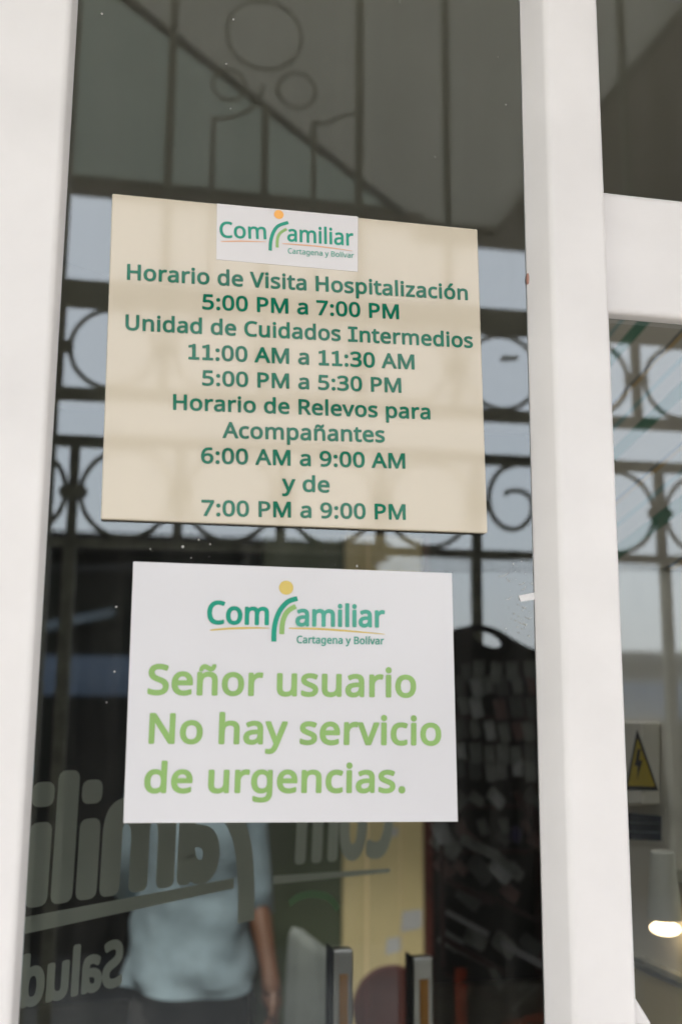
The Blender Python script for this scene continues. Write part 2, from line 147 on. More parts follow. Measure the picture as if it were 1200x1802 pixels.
# ------------------------------------------------------------------ lettering
import json
GLYPHS = json.loads(r'''{".":[215,[[58,43,59,61,64,75,72,85,82,92,94,96,107,97,120,96,132,92,142,85,151,75,156,61,157,43,156,26,151,12,142,2,132,-6,120,-10,107,-11,94,-10,82,-6,72,2,64,12,59,26]]],"0":[459,[[419,287,419,253,417,221,414,191,409,163,401,128,390,97,376,70,359,47,339,27,316,12,290,1,261,-6,229,-8,188,-4,153,8,122,27,97,54,76,88,60,129,51,163,44,201,41,243,39,287,40,332,44,373,50,411,58,446,73,486,93,520,119,547,149,566,186,578,229,581,269,578,304,566,335,547,361,520,382,486,399,446,408,411,414,373,418,332],[110,287,111,249,113,215,116,184,121,156,131,125,143,98,159,78,178,64,202,55,229,52,256,55,279,64,298,78,314,98,326,124,336,156,341,184,345,215,347,249,348,287,347,325,345,359,341,390,336,417,326,449,314,475,298,495,279,510,256,518,229,521,202,518,178,510,159,495,143,475,131,449,121,417,116,390,113,359,111,325]]],"1":[459,[[285,0,216,0,216,400,216,439,217,470,219,499,211,491,203,483,196,477,169,455,108,405,71,452,226,573,285,573]]],"2":[459,[[417,0,38,0,38,59,188,210,216,238,240,264,261,287,280,309,295,331,306,353,315,376,320,399,322,424,318,453,309,477,294,496,273,510,249,518,221,520,194,519,169,514,147,506,126,495,104,482,83,466,45,513,60,526,77,537,94,548,113,557,132,565,153,572,174,577,197,580,221,581,255,579,285,572,313,562,336,548,356,531,372,510,384,485,391,458,394,428,392,399,386,371,375,344,361,318,344,292,324,267,301,241,275,214,247,185,128,67,128,64,417,64]]],"3":[459,[[395,439,394,414,389,392,381,372,370,355,356,339,340,326,321,316,300,307,277,302,277,298,319,290,353,276,379,255,398,229,409,198,413,163,410,131,403,101,390,74,371,50,348,30,318,14,292,4,263,-3,230,-7,193,-8,164,-7,136,-5,110,-1,85,5,60,13,36,23,36,89,61,78,87,69,114,61,141,56,168,52,194,51,241,55,278,65,305,81,324,104,335,132,339,164,337,187,331,206,320,223,306,236,288,247,265,255,240,261,211,264,179,265,123,265,123,326,180,326,209,327,236,332,259,339,278,350,294,362,307,377,316,394,321,413,323,434,320,460,311,481,295,498,274,511,249,519,219,521,199,521,181,519,164,515,147,511,132,505,117,498,103,491,89,482,75,473,39,521,61,537,87,550,115,563,147,573,181,579,218,581,260,578,296,571,327,558,352,540,376,511,390,477]]],"4":[459,[[443,130,359,130,359,0,291,0,291,130,17,130,17,190,286,576,359,576,359,193,443,193],[291,374,291,412,293,444,294,474,295,500,292,500,287,490,282,479,276,468,270,456,263,446,257,438,86,193,291,193]]],"5":[459,[[221,351,258,349,292,342,322,331,349,316,371,297,389,274,402,247,410,217,413,183,410,145,402,111,387,81,368,54,343,32,314,15,280,2,242,-5,199,-8,170,-7,142,-4,116,0,91,6,70,14,51,23,51,90,71,79,95,70,121,62,148,57,174,53,200,52,227,54,252,58,274,65,293,76,310,89,323,106,333,126,339,149,341,176,337,210,325,239,306,262,279,279,243,289,197,292,182,291,164,290,146,288,128,285,112,283,99,280,64,302,86,573,373,573,373,508,146,508,132,342,169,348,185,350,202,351]]],"6":[459,[[44,245,45,278,47,310,51,342,57,374,64,404,75,433,87,461,103,486,121,510,143,530,168,548,196,562,228,572,265,578,306,581,318,580,330,580,344,579,356,578,368,576,377,573,377,513,367,516,356,519,344,520,332,522,320,523,308,523,273,521,242,515,216,504,193,491,173,474,158,454,145,431,134,407,127,380,121,352,117,322,115,291,119,291,128,303,138,315,150,326,163,335,178,343,194,350,213,355,233,357,255,358,287,356,316,349,342,338,365,322,384,303,400,279,412,251,419,220,421,184,419,147,411,112,399,82,382,55,361,33,336,15,307,2,275,-5,239,-8,212,-6,187,-1,163,7,140,19,119,35,101,54,84,76,70,103,59,133,51,166,46,204],[238,51,270,55,297,66,320,84,337,109,348,143,351,184,348,218,339,247,324,271,302,289,274,300,241,303,217,301,195,296,175,287,157,276,143,263,131,248,122,232,117,215,115,198,116,181,119,163,123,146,129,129,137,114,146,99,158,85,170,74,185,64,201,57,219,53]]],"7":[459,[[109,0,344,508,35,508,35,573,419,573,419,518,187,0]]],"9":[459,[[417,328,416,295,414,263,410,231,405,199,397,168,387,139,374,112,358,86,340,63,318,42,293,25,265,11,232,0,195,-6,154,-8,143,-8,130,-7,117,-6,103,-4,92,-2,82,0,82,60,92,57,103,55,115,53,128,51,140,50,152,50,188,52,218,58,245,68,268,82,287,99,303,118,316,141,327,165,334,192,340,221,344,250,346,281,341,281,332,269,322,258,310,247,297,238,282,230,266,223,247,218,227,215,204,214,173,216,144,223,118,235,95,250,76,270,61,294,49,321,42,352,40,387,43,426,50,460,63,491,80,517,101,540,127,557,156,570,188,578,223,581,250,579,275,574,299,565,322,553,342,537,361,518,377,495,391,469,402,439,410,406,415,369],[223,521,192,518,165,507,142,488,124,463,113,429,110,388,113,354,122,325,137,301,158,284,186,273,220,269,244,271,266,276,286,285,304,296,318,310,330,325,339,341,344,358,346,374,345,392,342,409,338,426,332,443,324,459,315,474,304,487,291,499,277,508,260,516,242,520]]],":":[215,[[58,43,59,61,64,75,72,85,82,92,94,96,107,97,120,96,132,92,142,85,151,75,156,61,157,43,156,26,151,12,142,2,132,-6,120,-10,107,-11,94,-10,82,-6,72,2,64,12,59,26],[58,387,59,405,64,419,72,429,82,436,94,440,107,441,120,440,132,436,142,429,151,419,156,405,157,387,156,369,151,355,142,345,132,338,120,333,107,332,94,333,82,338,72,345,64,355,59,369]]],"A":[512,[[437,0,368,177,141,177,73,0,0,0,224,575,289,575,512,0],[282,415,274,438,263,473,255,500,247,468,238,438,230,415,165,241,346,241]]],"B":[521,[[241,573,292,571,336,565,373,555,404,541,428,522,445,497,455,467,459,431,457,409,453,389,446,371,437,354,424,340,409,328,392,317,372,309,350,304,350,300,373,295,395,288,415,279,433,267,448,253,461,236,470,215,476,191,478,163,475,130,467,100,454,74,436,52,413,33,385,19,354,8,318,2,279,0,78,0,78,573],[256,329,300,331,334,339,357,352,372,371,381,394,384,423,380,451,369,474,351,490,324,502,289,509,245,511,150,511,150,329],[150,269,150,61,265,61,311,64,346,74,371,91,388,112,398,138,401,168,399,188,395,205,388,221,377,235,362,247,344,256,321,263,293,267,260,269]]],"C":[507,[[323,517,294,516,266,510,241,502,217,490,196,474,178,456,162,434,149,410,139,383,131,353,127,321,125,286,126,252,131,220,138,191,147,164,164,132,186,105,213,83,244,68,281,58,322,55,347,56,371,58,394,62,416,66,438,72,460,78,460,15,438,8,416,2,393,-2,369,-6,342,-7,312,-8,270,-6,232,1,197,12,166,28,139,48,115,72,95,99,78,131,65,165,56,203,51,244,49,287,50,319,53,349,59,378,67,406,81,440,99,471,120,499,145,523,174,543,206,559,242,571,281,578,324,581,353,580,381,577,409,572,435,565,460,557,482,547,453,486,435,494,415,501,394,508,372,513,348,516]]],"F":[416,[[150,0,78,0,78,573,398,573,398,509,150,509,150,306,383,306,383,243,150,243]]],"H":[594,[[516,0,443,0,443,267,150,267,150,0,78,0,78,573,150,573,150,330,443,330,443,573,516,573]]],"I":[272,[[239,0,32,0,32,42,99,57,99,515,32,531,32,573,239,573,239,531,172,515,172,57,239,42]]],"M":[727,[[330,0,142,502,139,502,140,490,141,477,142,461,142,444,143,426,144,407,144,387,144,367,144,347,144,0,78,0,78,573,184,573,361,103,364,103,544,573,650,573,650,0,578,0,578,352,578,371,579,389,579,408,580,426,580,443,581,460,584,501,581,501,390,0]]],"N":[609,[[532,0,447,0,141,476,138,476,139,462,140,448,141,432,143,378,144,359,144,340,144,320,144,0,78,0,78,573,161,573,467,99,470,99,468,137,466,193,465,213,464,232,464,249,464,573,532,573]]],"P":[485,[[229,573,282,570,326,562,363,548,393,528,415,504,431,475,441,442,444,404,443,381,439,358,433,336,423,316,411,296,395,278,375,262,351,249,324,238,292,230,256,225,216,223,150,223,150,0,78,0,78,573],[223,511,150,511,150,285,208,285,242,286,272,290,298,296,320,306,338,318,352,334,362,352,368,375,370,401,366,435,354,462,334,484,306,499,269,508]]],"R":[499,[[236,573,281,571,320,565,353,555,381,540,404,522,422,500,434,474,442,444,444,410,442,381,437,356,427,334,415,315,401,298,385,285,367,274,349,264,330,257,487,0,403,0,264,237,150,237,150,0,78,0,78,573],[232,510,150,510,150,298,236,298,278,301,312,310,338,325,355,347,366,374,370,407,368,430,363,450,355,467,343,480,328,491,310,500,287,505,261,509]]],"S":[440,[[403,153,400,121,392,92,378,66,359,44,335,26,307,11,274,1,238,-6,198,-8,177,-8,157,-7,137,-5,118,-2,100,1,83,4,68,9,54,14,41,19,41,88,62,80,86,72,113,65,142,59,171,56,201,55,228,56,252,60,273,66,290,74,305,85,316,98,324,113,329,129,330,147,329,164,325,180,318,194,308,207,295,218,277,230,255,241,228,252,196,265,172,274,151,284,131,294,114,305,98,317,85,330,74,344,65,359,57,375,52,393,49,413,48,435,51,464,58,490,71,513,89,533,110,550,136,563,165,573,197,579,231,581,262,580,290,577,318,572,343,565,367,558,389,549,366,487,346,495,325,502,302,508,278,513,254,516,229,517,207,516,187,513,169,507,155,499,142,489,133,478,126,464,122,450,121,434,122,416,126,400,133,386,143,373,156,362,172,351,193,341,217,330,246,318,278,306,307,293,332,279,353,264,371,247,385,228,395,206,401,181]]],"U":[586,[[513,202,511,164,503,128,489,95,470,65,446,40,416,20,389,8,360,-1,327,-6,290,-8,240,-4,196,7,159,25,128,50,104,82,86,118,76,158,72,204,72,573,144,573,144,201,148,158,161,122,182,93,211,72,248,59,294,55,327,57,355,63,379,73,399,88,415,105,427,126,435,149,440,174,442,202,442,573,513,573]]],"V":[481,[[481,573,277,0,204,0,0,573,75,573,204,205,210,190,215,175,220,160,231,119,235,106,238,93,241,80,243,93,246,106,250,119,253,133,257,147,262,161,277,207,405,573]]],"a":[450,[[231,437,268,435,299,428,326,418,347,403,368,375,381,338,385,293,385,0,334,0,320,61,317,61,304,46,292,33,279,22,265,13,250,5,234,-1,216,-5,195,-7,172,-8,148,-7,124,-2,103,6,84,16,68,30,55,48,45,68,39,92,37,119,43,159,59,192,87,219,116,234,152,245,194,253,243,257,316,259,316,285,313,317,306,342,293,359,275,371,253,378,227,380,205,379,183,376,163,370,143,363,124,355,106,347,84,400,104,410,126,419,151,426,177,432,204,436],[252,208,204,203,167,195,141,182,124,165,113,144,110,119,112,97,120,79,132,66,148,56,167,51,188,49,223,52,253,62,279,79,299,103,311,134,315,172,315,210]]],"c":[385,[[241,-8,204,-5,170,2,139,15,112,34,88,58,69,87,58,114,50,143,46,176,44,213,46,250,51,284,59,315,71,342,90,372,114,396,142,415,174,428,208,435,245,438,267,437,288,435,309,431,328,426,344,421,358,415,337,356,323,361,308,365,292,370,275,373,259,375,244,376,217,374,193,368,172,358,155,343,141,325,131,303,123,277,119,247,117,213,119,181,123,152,131,126,141,104,155,86,172,71,191,61,214,55,240,53,262,54,283,56,302,60,319,65,336,71,351,78,351,15,336,8,320,3,304,-2,285,-5,264,-7]]],"d":[493,[[221,-8,182,-5,148,6,118,23,92,48,71,79,56,117,47,162,44,214,47,266,56,311,71,350,93,381,119,406,149,424,183,434,221,438,243,437,262,434,280,429,296,423,310,416,323,407,335,397,345,386,354,374,359,374,356,405,355,418,355,429,354,438,354,609,425,609,425,0,368,0,358,58,354,58,345,46,335,35,323,24,310,15,296,7,279,1,262,-4,242,-7],[232,51,273,55,305,67,328,88,343,117,352,154,355,200,355,213,354,251,349,284,340,313,329,336,306,360,274,375,231,379,196,374,168,359,146,334,133,309,124,281,119,249,117,213,119,176,124,144,133,116,146,93,168,69,197,55]]],"e":[452,[[234,438,269,435,301,427,329,414,354,396,374,373,390,346,402,315,409,281,411,244,411,201,117,201,122,157,134,119,154,90,181,69,215,56,254,52,280,53,305,56,327,60,348,66,370,73,392,82,392,20,370,11,349,4,327,-1,304,-5,279,-7,251,-8,212,-5,176,3,143,17,114,36,90,61,70,91,59,117,51,146,46,177,44,212,46,246,50,277,57,306,68,333,86,364,108,390,134,411,164,426,198,435],[233,380,202,377,175,366,154,348,137,323,125,293,119,257,338,257,336,281,333,302,326,322,318,338,306,353,292,364,276,373,256,378]]],"f":[276,[[266,375,158,375,158,0,87,0,87,375,12,375,12,408,87,432,87,457,89,492,95,522,104,547,116,568,132,585,152,597,174,606,199,612,227,613,244,613,259,612,274,609,287,606,300,603,310,599,292,544,283,546,273,549,262,552,251,554,239,555,228,556,206,553,189,545,175,532,166,513,160,489,158,458,158,430,266,430]]],"g":[493,[[221,438,248,436,273,431,297,422,319,409,338,393,355,373,359,373,369,430,425,430,425,-7,423,-46,416,-80,404,-109,388,-135,367,-155,341,-172,310,-183,274,-190,233,-192,202,-192,174,-189,147,-186,122,-180,99,-174,78,-165,78,-100,99,-110,123,-118,149,-125,177,-130,206,-133,237,-134,271,-130,300,-119,324,-101,341,-77,352,-48,355,-13,355,4,356,32,358,57,354,57,338,37,320,21,299,8,275,-1,250,-6,221,-8,182,-4,147,7,117,25,91,51,70,83,56,121,47,164,44,214,47,263,56,306,70,344,91,377,117,404,147,423,181,434],[230,379,207,376,187,370,169,359,153,344,140,326,130,303,123,277,119,247,117,213,119,176,124,143,134,115,146,92,169,68,197,54,232,50,253,51,271,53,288,58,303,65,315,74,326,85,336,98,343,113,349,131,353,151,355,173,356,197,356,214,355,251,350,282,343,309,332,331,319,348,302,362,281,371,257,377]]],"h":[496,[[139,431,139,420,138,410,138,399,135,370,140,370,149,385,161,397,174,407,188,416,204,424,221,429,238,434,255,436,273,437,306,435,335,430,360,421,382,408,399,391,413,370,423,344,429,314,431,280,431,0,361,0,361,275,358,307,351,333,338,353,319,367,295,376,265,379,235,377,210,370,189,360,173,347,160,329,150,308,144,283,140,254,139,222,139,0,68,0,68,609,139,609]]],"i":[207,[[139,430,139,0,68,0,68,430],[104,591,115,590,124,586,133,580,140,572,144,560,145,546,144,532,140,521,133,512,124,506,115,502,104,501,93,502,83,506,75,512,68,521,64,532,63,546,64,560,68,572,75,580,83,586,93,590]]],"l":[207,[[139,0,68,0,68,609,139,609]]],"m":[750,[[540,438,584,434,621,421,649,401,665,379,676,352,683,319,685,280,685,0,615,0,615,277,613,308,606,333,594,353,577,367,555,376,528,379,490,374,460,362,438,342,423,315,414,280,411,237,411,0,342,0,342,277,341,298,337,317,332,333,325,347,315,359,303,367,289,374,272,377,253,379,227,377,204,370,185,360,170,347,158,329,150,308,144,283,140,255,139,223,139,0,68,0,68,430,125,430,136,371,140,371,149,385,160,398,173,409,186,418,201,425,217,431,233,435,249,437,266,438,298,436,325,430,349,420,369,406,386,388,398,366,402,366,418,388,438,406,461,420,486,430,512,436]]],"n":[496,[[275,438,311,436,343,429,369,417,391,401,409,379,421,352,428,319,431,280,431,0,361,0,361,275,358,307,351,333,338,353,319,367,295,376,265,379,222,374,189,361,166,338,151,308,142,269,139,223,139,0,68,0,68,430,125,430,136,371,140,371,150,385,162,398,175,409,190,418,206,425,222,431,239,435,257,437]]],"o":[485,[[442,216,440,181,436,150,428,121,417,95,404,71,388,51,369,33,348,18,324,7,299,-1,271,-6,241,-8,214,-6,188,-1,163,7,140,18,119,33,100,51,84,71,70,95,59,121,51,150,46,181,44,216,46,250,50,282,58,310,68,336,87,367,110,392,137,412,169,426,204,435,244,438,281,435,316,426,347,412,374,392,398,367,417,336,428,310,436,282,440,250],[117,216,119,184,123,154,130,128,141,105,155,86,172,71,192,59,216,53,243,51,270,53,294,59,314,71,331,86,345,105,356,128,363,154,367,184,369,216,367,248,363,277,355,303,345,325,331,344,314,359,294,370,270,376,242,379,202,374,171,359,147,335,134,311,124,284,119,252]]],"p":[493,[[273,438,310,434,344,424,374,407,401,383,422,351,437,313,446,268,449,216,448,181,444,148,437,119,427,93,410,62,390,37,365,17,337,3,306,-5,272,-8,251,-7,231,-4,213,1,197,7,182,15,170,24,158,33,148,44,139,55,134,55,137,20,138,7,139,-5,139,-16,139,-192,68,-192,68,430,126,430,136,371,139,371,148,383,158,394,170,405,182,414,197,422,213,429,231,434,251,437],[260,379,233,377,210,371,190,362,174,349,161,333,152,313,145,289,141,261,139,229,139,216,140,182,144,152,150,126,159,103,172,85,188,70,208,59,233,53,261,51,286,53,308,60,326,72,341,88,354,108,364,131,371,157,375,186,376,217,374,252,369,283,360,310,348,334,325,359,296,374]]],"r":[331,[[269,438,295,437,304,436,312,435,319,433,310,368,287,372,279,373,271,374,264,374,248,373,232,369,217,363,202,355,189,346,176,334,166,321,156,305,149,289,143,270,140,251,139,229,139,0,68,0,68,430,126,430,134,351,137,351,147,367,158,381,170,395,183,407,198,418,214,426,231,433,249,437]]],"s":[384,[[348,119,346,92,339,69,327,49,311,32,292,18,268,6,241,-2,210,-6,176,-8,148,-7,122,-5,99,-1,78,5,59,11,42,19,42,83,60,75,81,67,104,60,128,54,153,50,178,49,211,51,236,57,256,66,269,79,277,94,280,112,279,123,276,132,271,141,264,150,253,158,239,167,222,176,200,185,174,196,148,206,124,217,103,228,84,239,69,252,57,266,48,283,43,302,41,324,46,358,61,386,85,408,109,421,137,430,168,436,202,438,228,437,252,434,275,430,298,424,319,417,339,409,315,353,297,360,278,366,258,372,238,377,218,379,197,380,171,379,149,374,131,366,118,356,111,343,108,328,109,317,113,307,119,298,127,290,139,282,154,274,172,266,193,256,219,246,245,236,268,226,289,215,306,203,321,191,333,176,341,159,346,140]]],"t":[289,[[212,50,222,50,233,51,245,53,255,54,264,56,272,59,272,5,263,1,253,-2,240,-4,226,-6,213,-8,200,-8,178,-7,157,-3,138,4,120,13,104,27,91,44,82,66,76,93,74,125,74,375,13,375,13,409,75,437,103,528,144,528,144,430,269,430,269,375,144,375,144,127,146,103,153,83,163,69,177,58,193,52]]],"u":[496,[[427,430,427,0,370,0,359,57,356,57,346,43,334,31,321,20,306,11,290,4,273,-1,256,-5,238,-7,220,-8,187,-6,159,-1,134,8,112,21,95,38,81,59,71,85,65,114,63,148,63,430,135,430,135,153,137,122,145,96,158,76,176,62,200,53,230,51,260,53,285,59,306,69,323,82,336,100,345,121,352,146,356,175,357,206,357,430]]],"v":[407,[[163,0,0,430,75,430,167,176,180,137,185,123,189,109,193,96,197,83,199,72,201,63,204,63,207,72,210,84,214,96,218,110,222,124,227,138,241,176,332,430,407,430,244,0]]],"y":[409,[[1,430,76,430,169,185,184,144,188,130,193,117,196,105,200,92,203,80,205,68,209,68,212,83,217,100,224,121,231,142,238,164,245,186,333,430,409,430,224,-59,213,-85,201,-108,188,-130,173,-148,157,-164,138,-176,117,-185,94,-191,67,-192,55,-192,44,-192,34,-190,9,-186,9,-130,30,-133,38,-134,47,-135,56,-135,72,-134,86,-131,99,-126,110,-118,121,-110,130,-99,138,-87,145,-73,152,-59,174,-2]]],"z":[377,[[346,0,31,0,31,47,262,375,45,375,45,430,340,430,340,377,112,55,346,55]]],"í":[207,[[139,0,68,0,68,430,139,430],[222,606,217,598,210,589,201,579,192,568,182,557,171,546,160,534,149,523,138,513,128,503,117,494,107,486,61,486,61,496,69,506,78,518,87,532,96,546,106,560,115,575,123,589,131,602,137,614,222,614]]],"ñ":[496,[[275,438,311,436,343,429,369,417,391,401,409,379,421,352,428,319,431,280,431,0,361,0,361,275,358,307,351,333,338,353,319,367,295,376,265,379,222,374,189,361,166,338,151,308,142,269,139,223,139,0,68,0,68,430,125,430,136,371,140,371,150,385,162,398,175,409,190,418,206,425,222,431,239,435,257,437],[101,486,103,501,106,516,110,529,115,541,121,552,128,561,136,569,145,576,155,581,165,585,177,588,189,589,201,588,212,586,223,582,234,577,245,572,255,566,265,560,275,555,284,550,294,546,302,544,311,543,323,544,332,548,340,555,346,564,351,575,355,589,395,589,390,560,381,536,368,515,351,499,331,490,308,487,297,488,286,490,275,494,264,498,254,504,243,510,233,516,223,521,214,526,204,529,195,532,186,532,174,531,165,527,157,521,151,512,146,500,142,486]]],"ó":[485,[[442,216,440,181,436,150,428,121,417,95,404,71,388,51,369,33,348,18,324,7,299,-1,271,-6,241,-8,214,-6,188,-1,163,7,140,18,119,33,100,51,84,71,70,95,59,121,51,150,46,181,44,216,46,250,50,282,58,310,68,336,87,367,110,392,137,412,169,426,204,435,244,438,281,435,316,426,347,412,374,392,398,367,417,336,428,310,436,282,440,250],[117,216,119,184,123,154,130,128,141,105,155,86,172,71,192,59,216,53,243,51,270,53,294,59,314,71,331,86,345,105,356,128,363,154,367,184,369,216,367,248,363,277,355,303,345,325,331,344,314,359,294,370,270,376,242,379,202,374,171,359,147,335,134,311,124,284,119,252],[362,606,356,598,349,589,341,579,331,568,321,557,311,546,300,534,289,523,278,513,267,503,257,494,247,486,200,486,200,496,209,506,217,518,227,532,236,546,245,560,254,575,263,589,270,602,277,614,362,614]]]}''')
GLYPHS['I'] = [400, [[40,0,360,0,360,58,238,58,238,515,360,515,360,573,40,573,40,515,162,515,162,58,40,58]]]   # slab capital
GLYPHS['1'] = [459, [[80,0,410,0,410,60,286,60,286,573,215,573,190,540,80,520,80,462,205,490,205,60,80,60]]]
GLYPHS['¡'] = [207, [[68,0,140,0,140,340,68,340],[68,500,140,500,140,545,68,545]]]   # square dotted i and plain l of the vinyl logo
GLYPHS['|'] = [207, [[68,0,140,0,140,600,68,600]]]
def text_width(s, track): return sum((215 if c == ' ' else GLYPHS[c][0]) + track for c in s) - track
def curve_mesh(name, loops, depth, bold=0, res=1):
    """closed outlines filled to a thin mesh in the XY plane"""
    cu = bpy.data.curves.new(name, 'CURVE'); cu.dimensions = '2D'; cu.fill_mode = 'BOTH'
    cu.extrude = depth; cu.bevel_depth = bold; cu.bevel_resolution = res
    for L in loops:
        sp = cu.splines.new('POLY'); sp.points.add(len(L) - 1); sp.use_cyclic_u = True
        for p, (x, y) in zip(sp.points, L): p.co = (x, y, 0, 1)
    ob = bpy.data.objects.new(name, cu); COL.objects.link(ob)
    dg = bpy.context.evaluated_depsgraph_get(); me = bpy.data.meshes.new_from_object(ob.evaluated_get(dg))
    bpy.data.objects.remove(ob); bpy.data.curves.remove(cu); me.name = name
    return me
def text_line(name, s, p0, p1, hpt, m, parent, track=0, bold=.018, fit=None, thick=.00006):
    """letters from p0 to p1 along their baseline (world points), capital height up to hpt"""
    ux = (p1 - p0); w = ux.length; ux.normalize()
    up = (hpt - p0); up = (up - ux * up.dot(ux)); h = up.length; up.normalize()
    sx = w / (text_width(fit or s, track) - 110); sy = h / 573
    loops = []; x = -60 * sx
    for c in s:
        if c != ' ':
            for L in GLYPHS[c][1]:
                loops.append([(x + L[i] * sx, L[i+1] * sy) for i in range(0, len(L), 2)])
        x += ((215 if c == ' ' else GLYPHS[c][0]) + track) * sx
    me = curve_mesh(name, loops, 0)
    # thicken every outline by bold * h: a band along each edge and a round at each corner, stacked a hair below the fill
    bm = bmesh.new(); bm.from_mesh(me); r = bold * h; jz = random.Random(len(s) + int(h * 1e6))
    for v in bm.verts: v.co.z = thick
    for L in loops:
        for i in range(len(L)):
            p, q = Vector(L[i]), Vector(L[(i + 1) % len(L)]); d = q - p
            if d.length < 1e-7: continue
            o = Vector((-d.y, d.x)).normalized() * r; z = jz.uniform(0, thick * .9)
            bm.faces.new([bm.verts.new((c.x, c.y, z)) for c in (p - o, q - o, q + o, p + o)])
            z = jz.uniform(0, thick * .9)
            bm.faces.new([bm.verts.new((p.x + r * math.cos(t), p.y + r * math.sin(t), z)) for t in [2 * math.pi * k / 10 for k in range(10)]])
    for f in bm.faces:
        if f.normal.z < 0: f.normal_flip()
    bm.normal_update(); bm.to_mesh(me); bm.free()
    nrm = ux.cross(up)
    M = Matrix((ux, up, nrm)).transposed().to_4x4(); M.translation = p0
    me.transform(M)
    return link(name, me, m, parent)
def ribbon(mb, pts, widths, n, lift):
    """flat stroke of varying width through world points lying in a plane of normal n"""
    pts = [Vector(p) for p in pts]; L, Rr = [], []
    for i, p in enumerate(pts):
        t = (pts[min(i+1, len(pts)-1)] - pts[max(i-1, 0)]).normalized(); s = n.cross(t).normalized()
        w = widths if not isinstance(widths, (list, tuple)) else widths[i]
        L.append(p + s * w / 2 + n * lift); Rr.append(p - s * w / 2 + n * lift)
    a = [mb.bm.verts.new(p) for p in L]; b = [mb.bm.verts.new(p) for p in Rr]
    for i in range(len(pts) - 1): mb.bm.faces.new((a[i], a[i+1], b[i+1], b[i]))
def smoothpts(P, k=6):
    """Catmull-Rom through pixel points"""
    out = []; Q = [P[0]] + list(P) + [P[-1]]
    for i in range(1, len(Q) - 2):
        p0, p1, p2, p3 = (Vector(q) for q in Q[i-1:i+3])
        for j in range(k):
            t = j / k
            out.append(.5 * ((2*p1) + (p2-p0)*t + (2*p0-5*p1+4*p2-p3)*t*t + (3*p1-p0-3*p2+p3)*t**3))
    out.append(Vector(P[-1])); return out

# ------------------------------------------------------------------ materials
M = {}
M['paint'] = mat('white_gloss_paint', (.765, .755, .76), .38, spec=.4, noise_scale=9, amount=.075, bump=.35)
M['cream'] = mat('cream_acrylic', (.575, .520, .42), .06, spec=.42, noise_scale=9, amount=.03)
M['white_card'] = mat('white_laminated_card', (.66, .665, .70), .24, spec=.4, noise_scale=6, amount=.03)
M['sticker'] = mat('white_sticker', (.655, .645, .66), .2, spec=.45, noise_scale=10, amount=.03)
M['green_ink'] = mat('dark_green_vinyl', (.0, .150, .085), .07, spec=.27, noise_scale=16, amount=.2)
M['teal_ink'] = mat('teal_print', (.008, .30, .20), .3, spec=.4, noise_scale=40, amount=.12)
M['teal_pale'] = mat('faded_teal_print', (.07, .36, .27), .3, spec=.4, noise_scale=40, amount=.15)
M['lime_ink'] = mat('lime_print', (.265, .45, .15), .3, spec=.4, noise_scale=40, amount=.08)
M['yellow_ink'] = mat('yellow_print', (.64, .50, .14), .3, spec=.4)
M['orange_ink'] = mat('orange_print', (.86, .42, .10), .3, spec=.4)
M['peach_ink'] = mat('peach_print', (.75, .42, .25), .3, spec=.4)
M['iron'] = mat('dark_wrought_iron', (.42, .41, .33), .55, spec=.4, noise_scale=30, amount=.4)
M['soffit_green'] = mat('greenish_soffit', (.66, .75, .68), .9, noise_scale=2, amount=.06)
M['soffit_grey'] = mat('grey_soffit', (.74, .73, .66), .9, noise_scale=2, amount=.06)
M['soffit_dark'] = mat('dark_timber', (.24, .21, .17), .8, noise_scale=5, amount=.3)
M['tile'] = mat('porch_tile', (.64, .61, .57), .45, noise_scale=8, amount=.25)
M['asphalt'] = mat('asphalt', (.045, .045, .045), .9, noise_scale=30, amount=.4)
M['earth'] = mat('dry_ground', (.12, .11, .09), .95, noise_scale=4, amount=.4)
M['render'] = mat('facade_render', (.55, .52, .47), .9, noise_scale=4, amount=.12)
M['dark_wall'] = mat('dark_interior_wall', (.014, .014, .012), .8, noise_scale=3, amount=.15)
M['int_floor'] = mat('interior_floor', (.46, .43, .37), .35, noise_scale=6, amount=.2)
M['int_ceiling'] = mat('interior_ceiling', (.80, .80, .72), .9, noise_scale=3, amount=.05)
M['beige'] = mat('beige_panel_paint', (.84, .80, .69), .6, noise_scale=5, amount=.12)
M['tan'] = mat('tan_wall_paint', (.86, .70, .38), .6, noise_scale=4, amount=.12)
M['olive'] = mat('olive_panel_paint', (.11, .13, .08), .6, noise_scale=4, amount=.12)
M['vinyl'] = mat('grey_vinyl_letters', (.46, .50, .42), .6, noise_scale=9, amount=.1)
M['chrome'] = mat('brushed_steel', (.40, .40, .39), .3, metal=1)
M['skin'] = mat('brown_skin', (.16, .075, .045), .5, noise_scale=20, amount=.12)
M['hair'] = mat('dark_hair', (.012, .009, .008), .5, noise_scale=80, amount=.4)
M['shirt'] = mat('pale_shirt_cloth', (.27, .345, .40), .85, noise_scale=24, amount=.12, bump=1.0)
M['trousers'] = mat('black_trouser_cloth', (.022, .02, .02), .85, noise_scale=60, amount=.2)
M['shoe'] = mat('black_leather', (.015, .013, .012), .4)
M['building'] = mat('dark_olive_boards', (.032, .030, .020), .9, noise_scale=3, amount=.35)
M['roofing'] = mat('dark_roofing', (.03, .03, .026), .9, noise_scale=4, amount=.3)
M['bluewall'] = mat('blue_grey_wall', (.26, .34, .47), .9, noise_scale=1.2, amount=.2)
M['fargrey'] = mat('distant_render', (.20, .20, .19), .9, noise_scale=1, amount=.25)
M['gutter'] = mat('pale_gutter', (.25, .30, .33), .6)
M['maroon'] = mat('maroon_enamel', (.085, .018, .016), .35, noise_scale=12, amount=.3)
M['black'] = mat('black_board', (.006, .005, .005), .6)
M['packet'] = mat('clear_packet', (.42, .43, .40), .3, noise_scale=35, amount=.6)
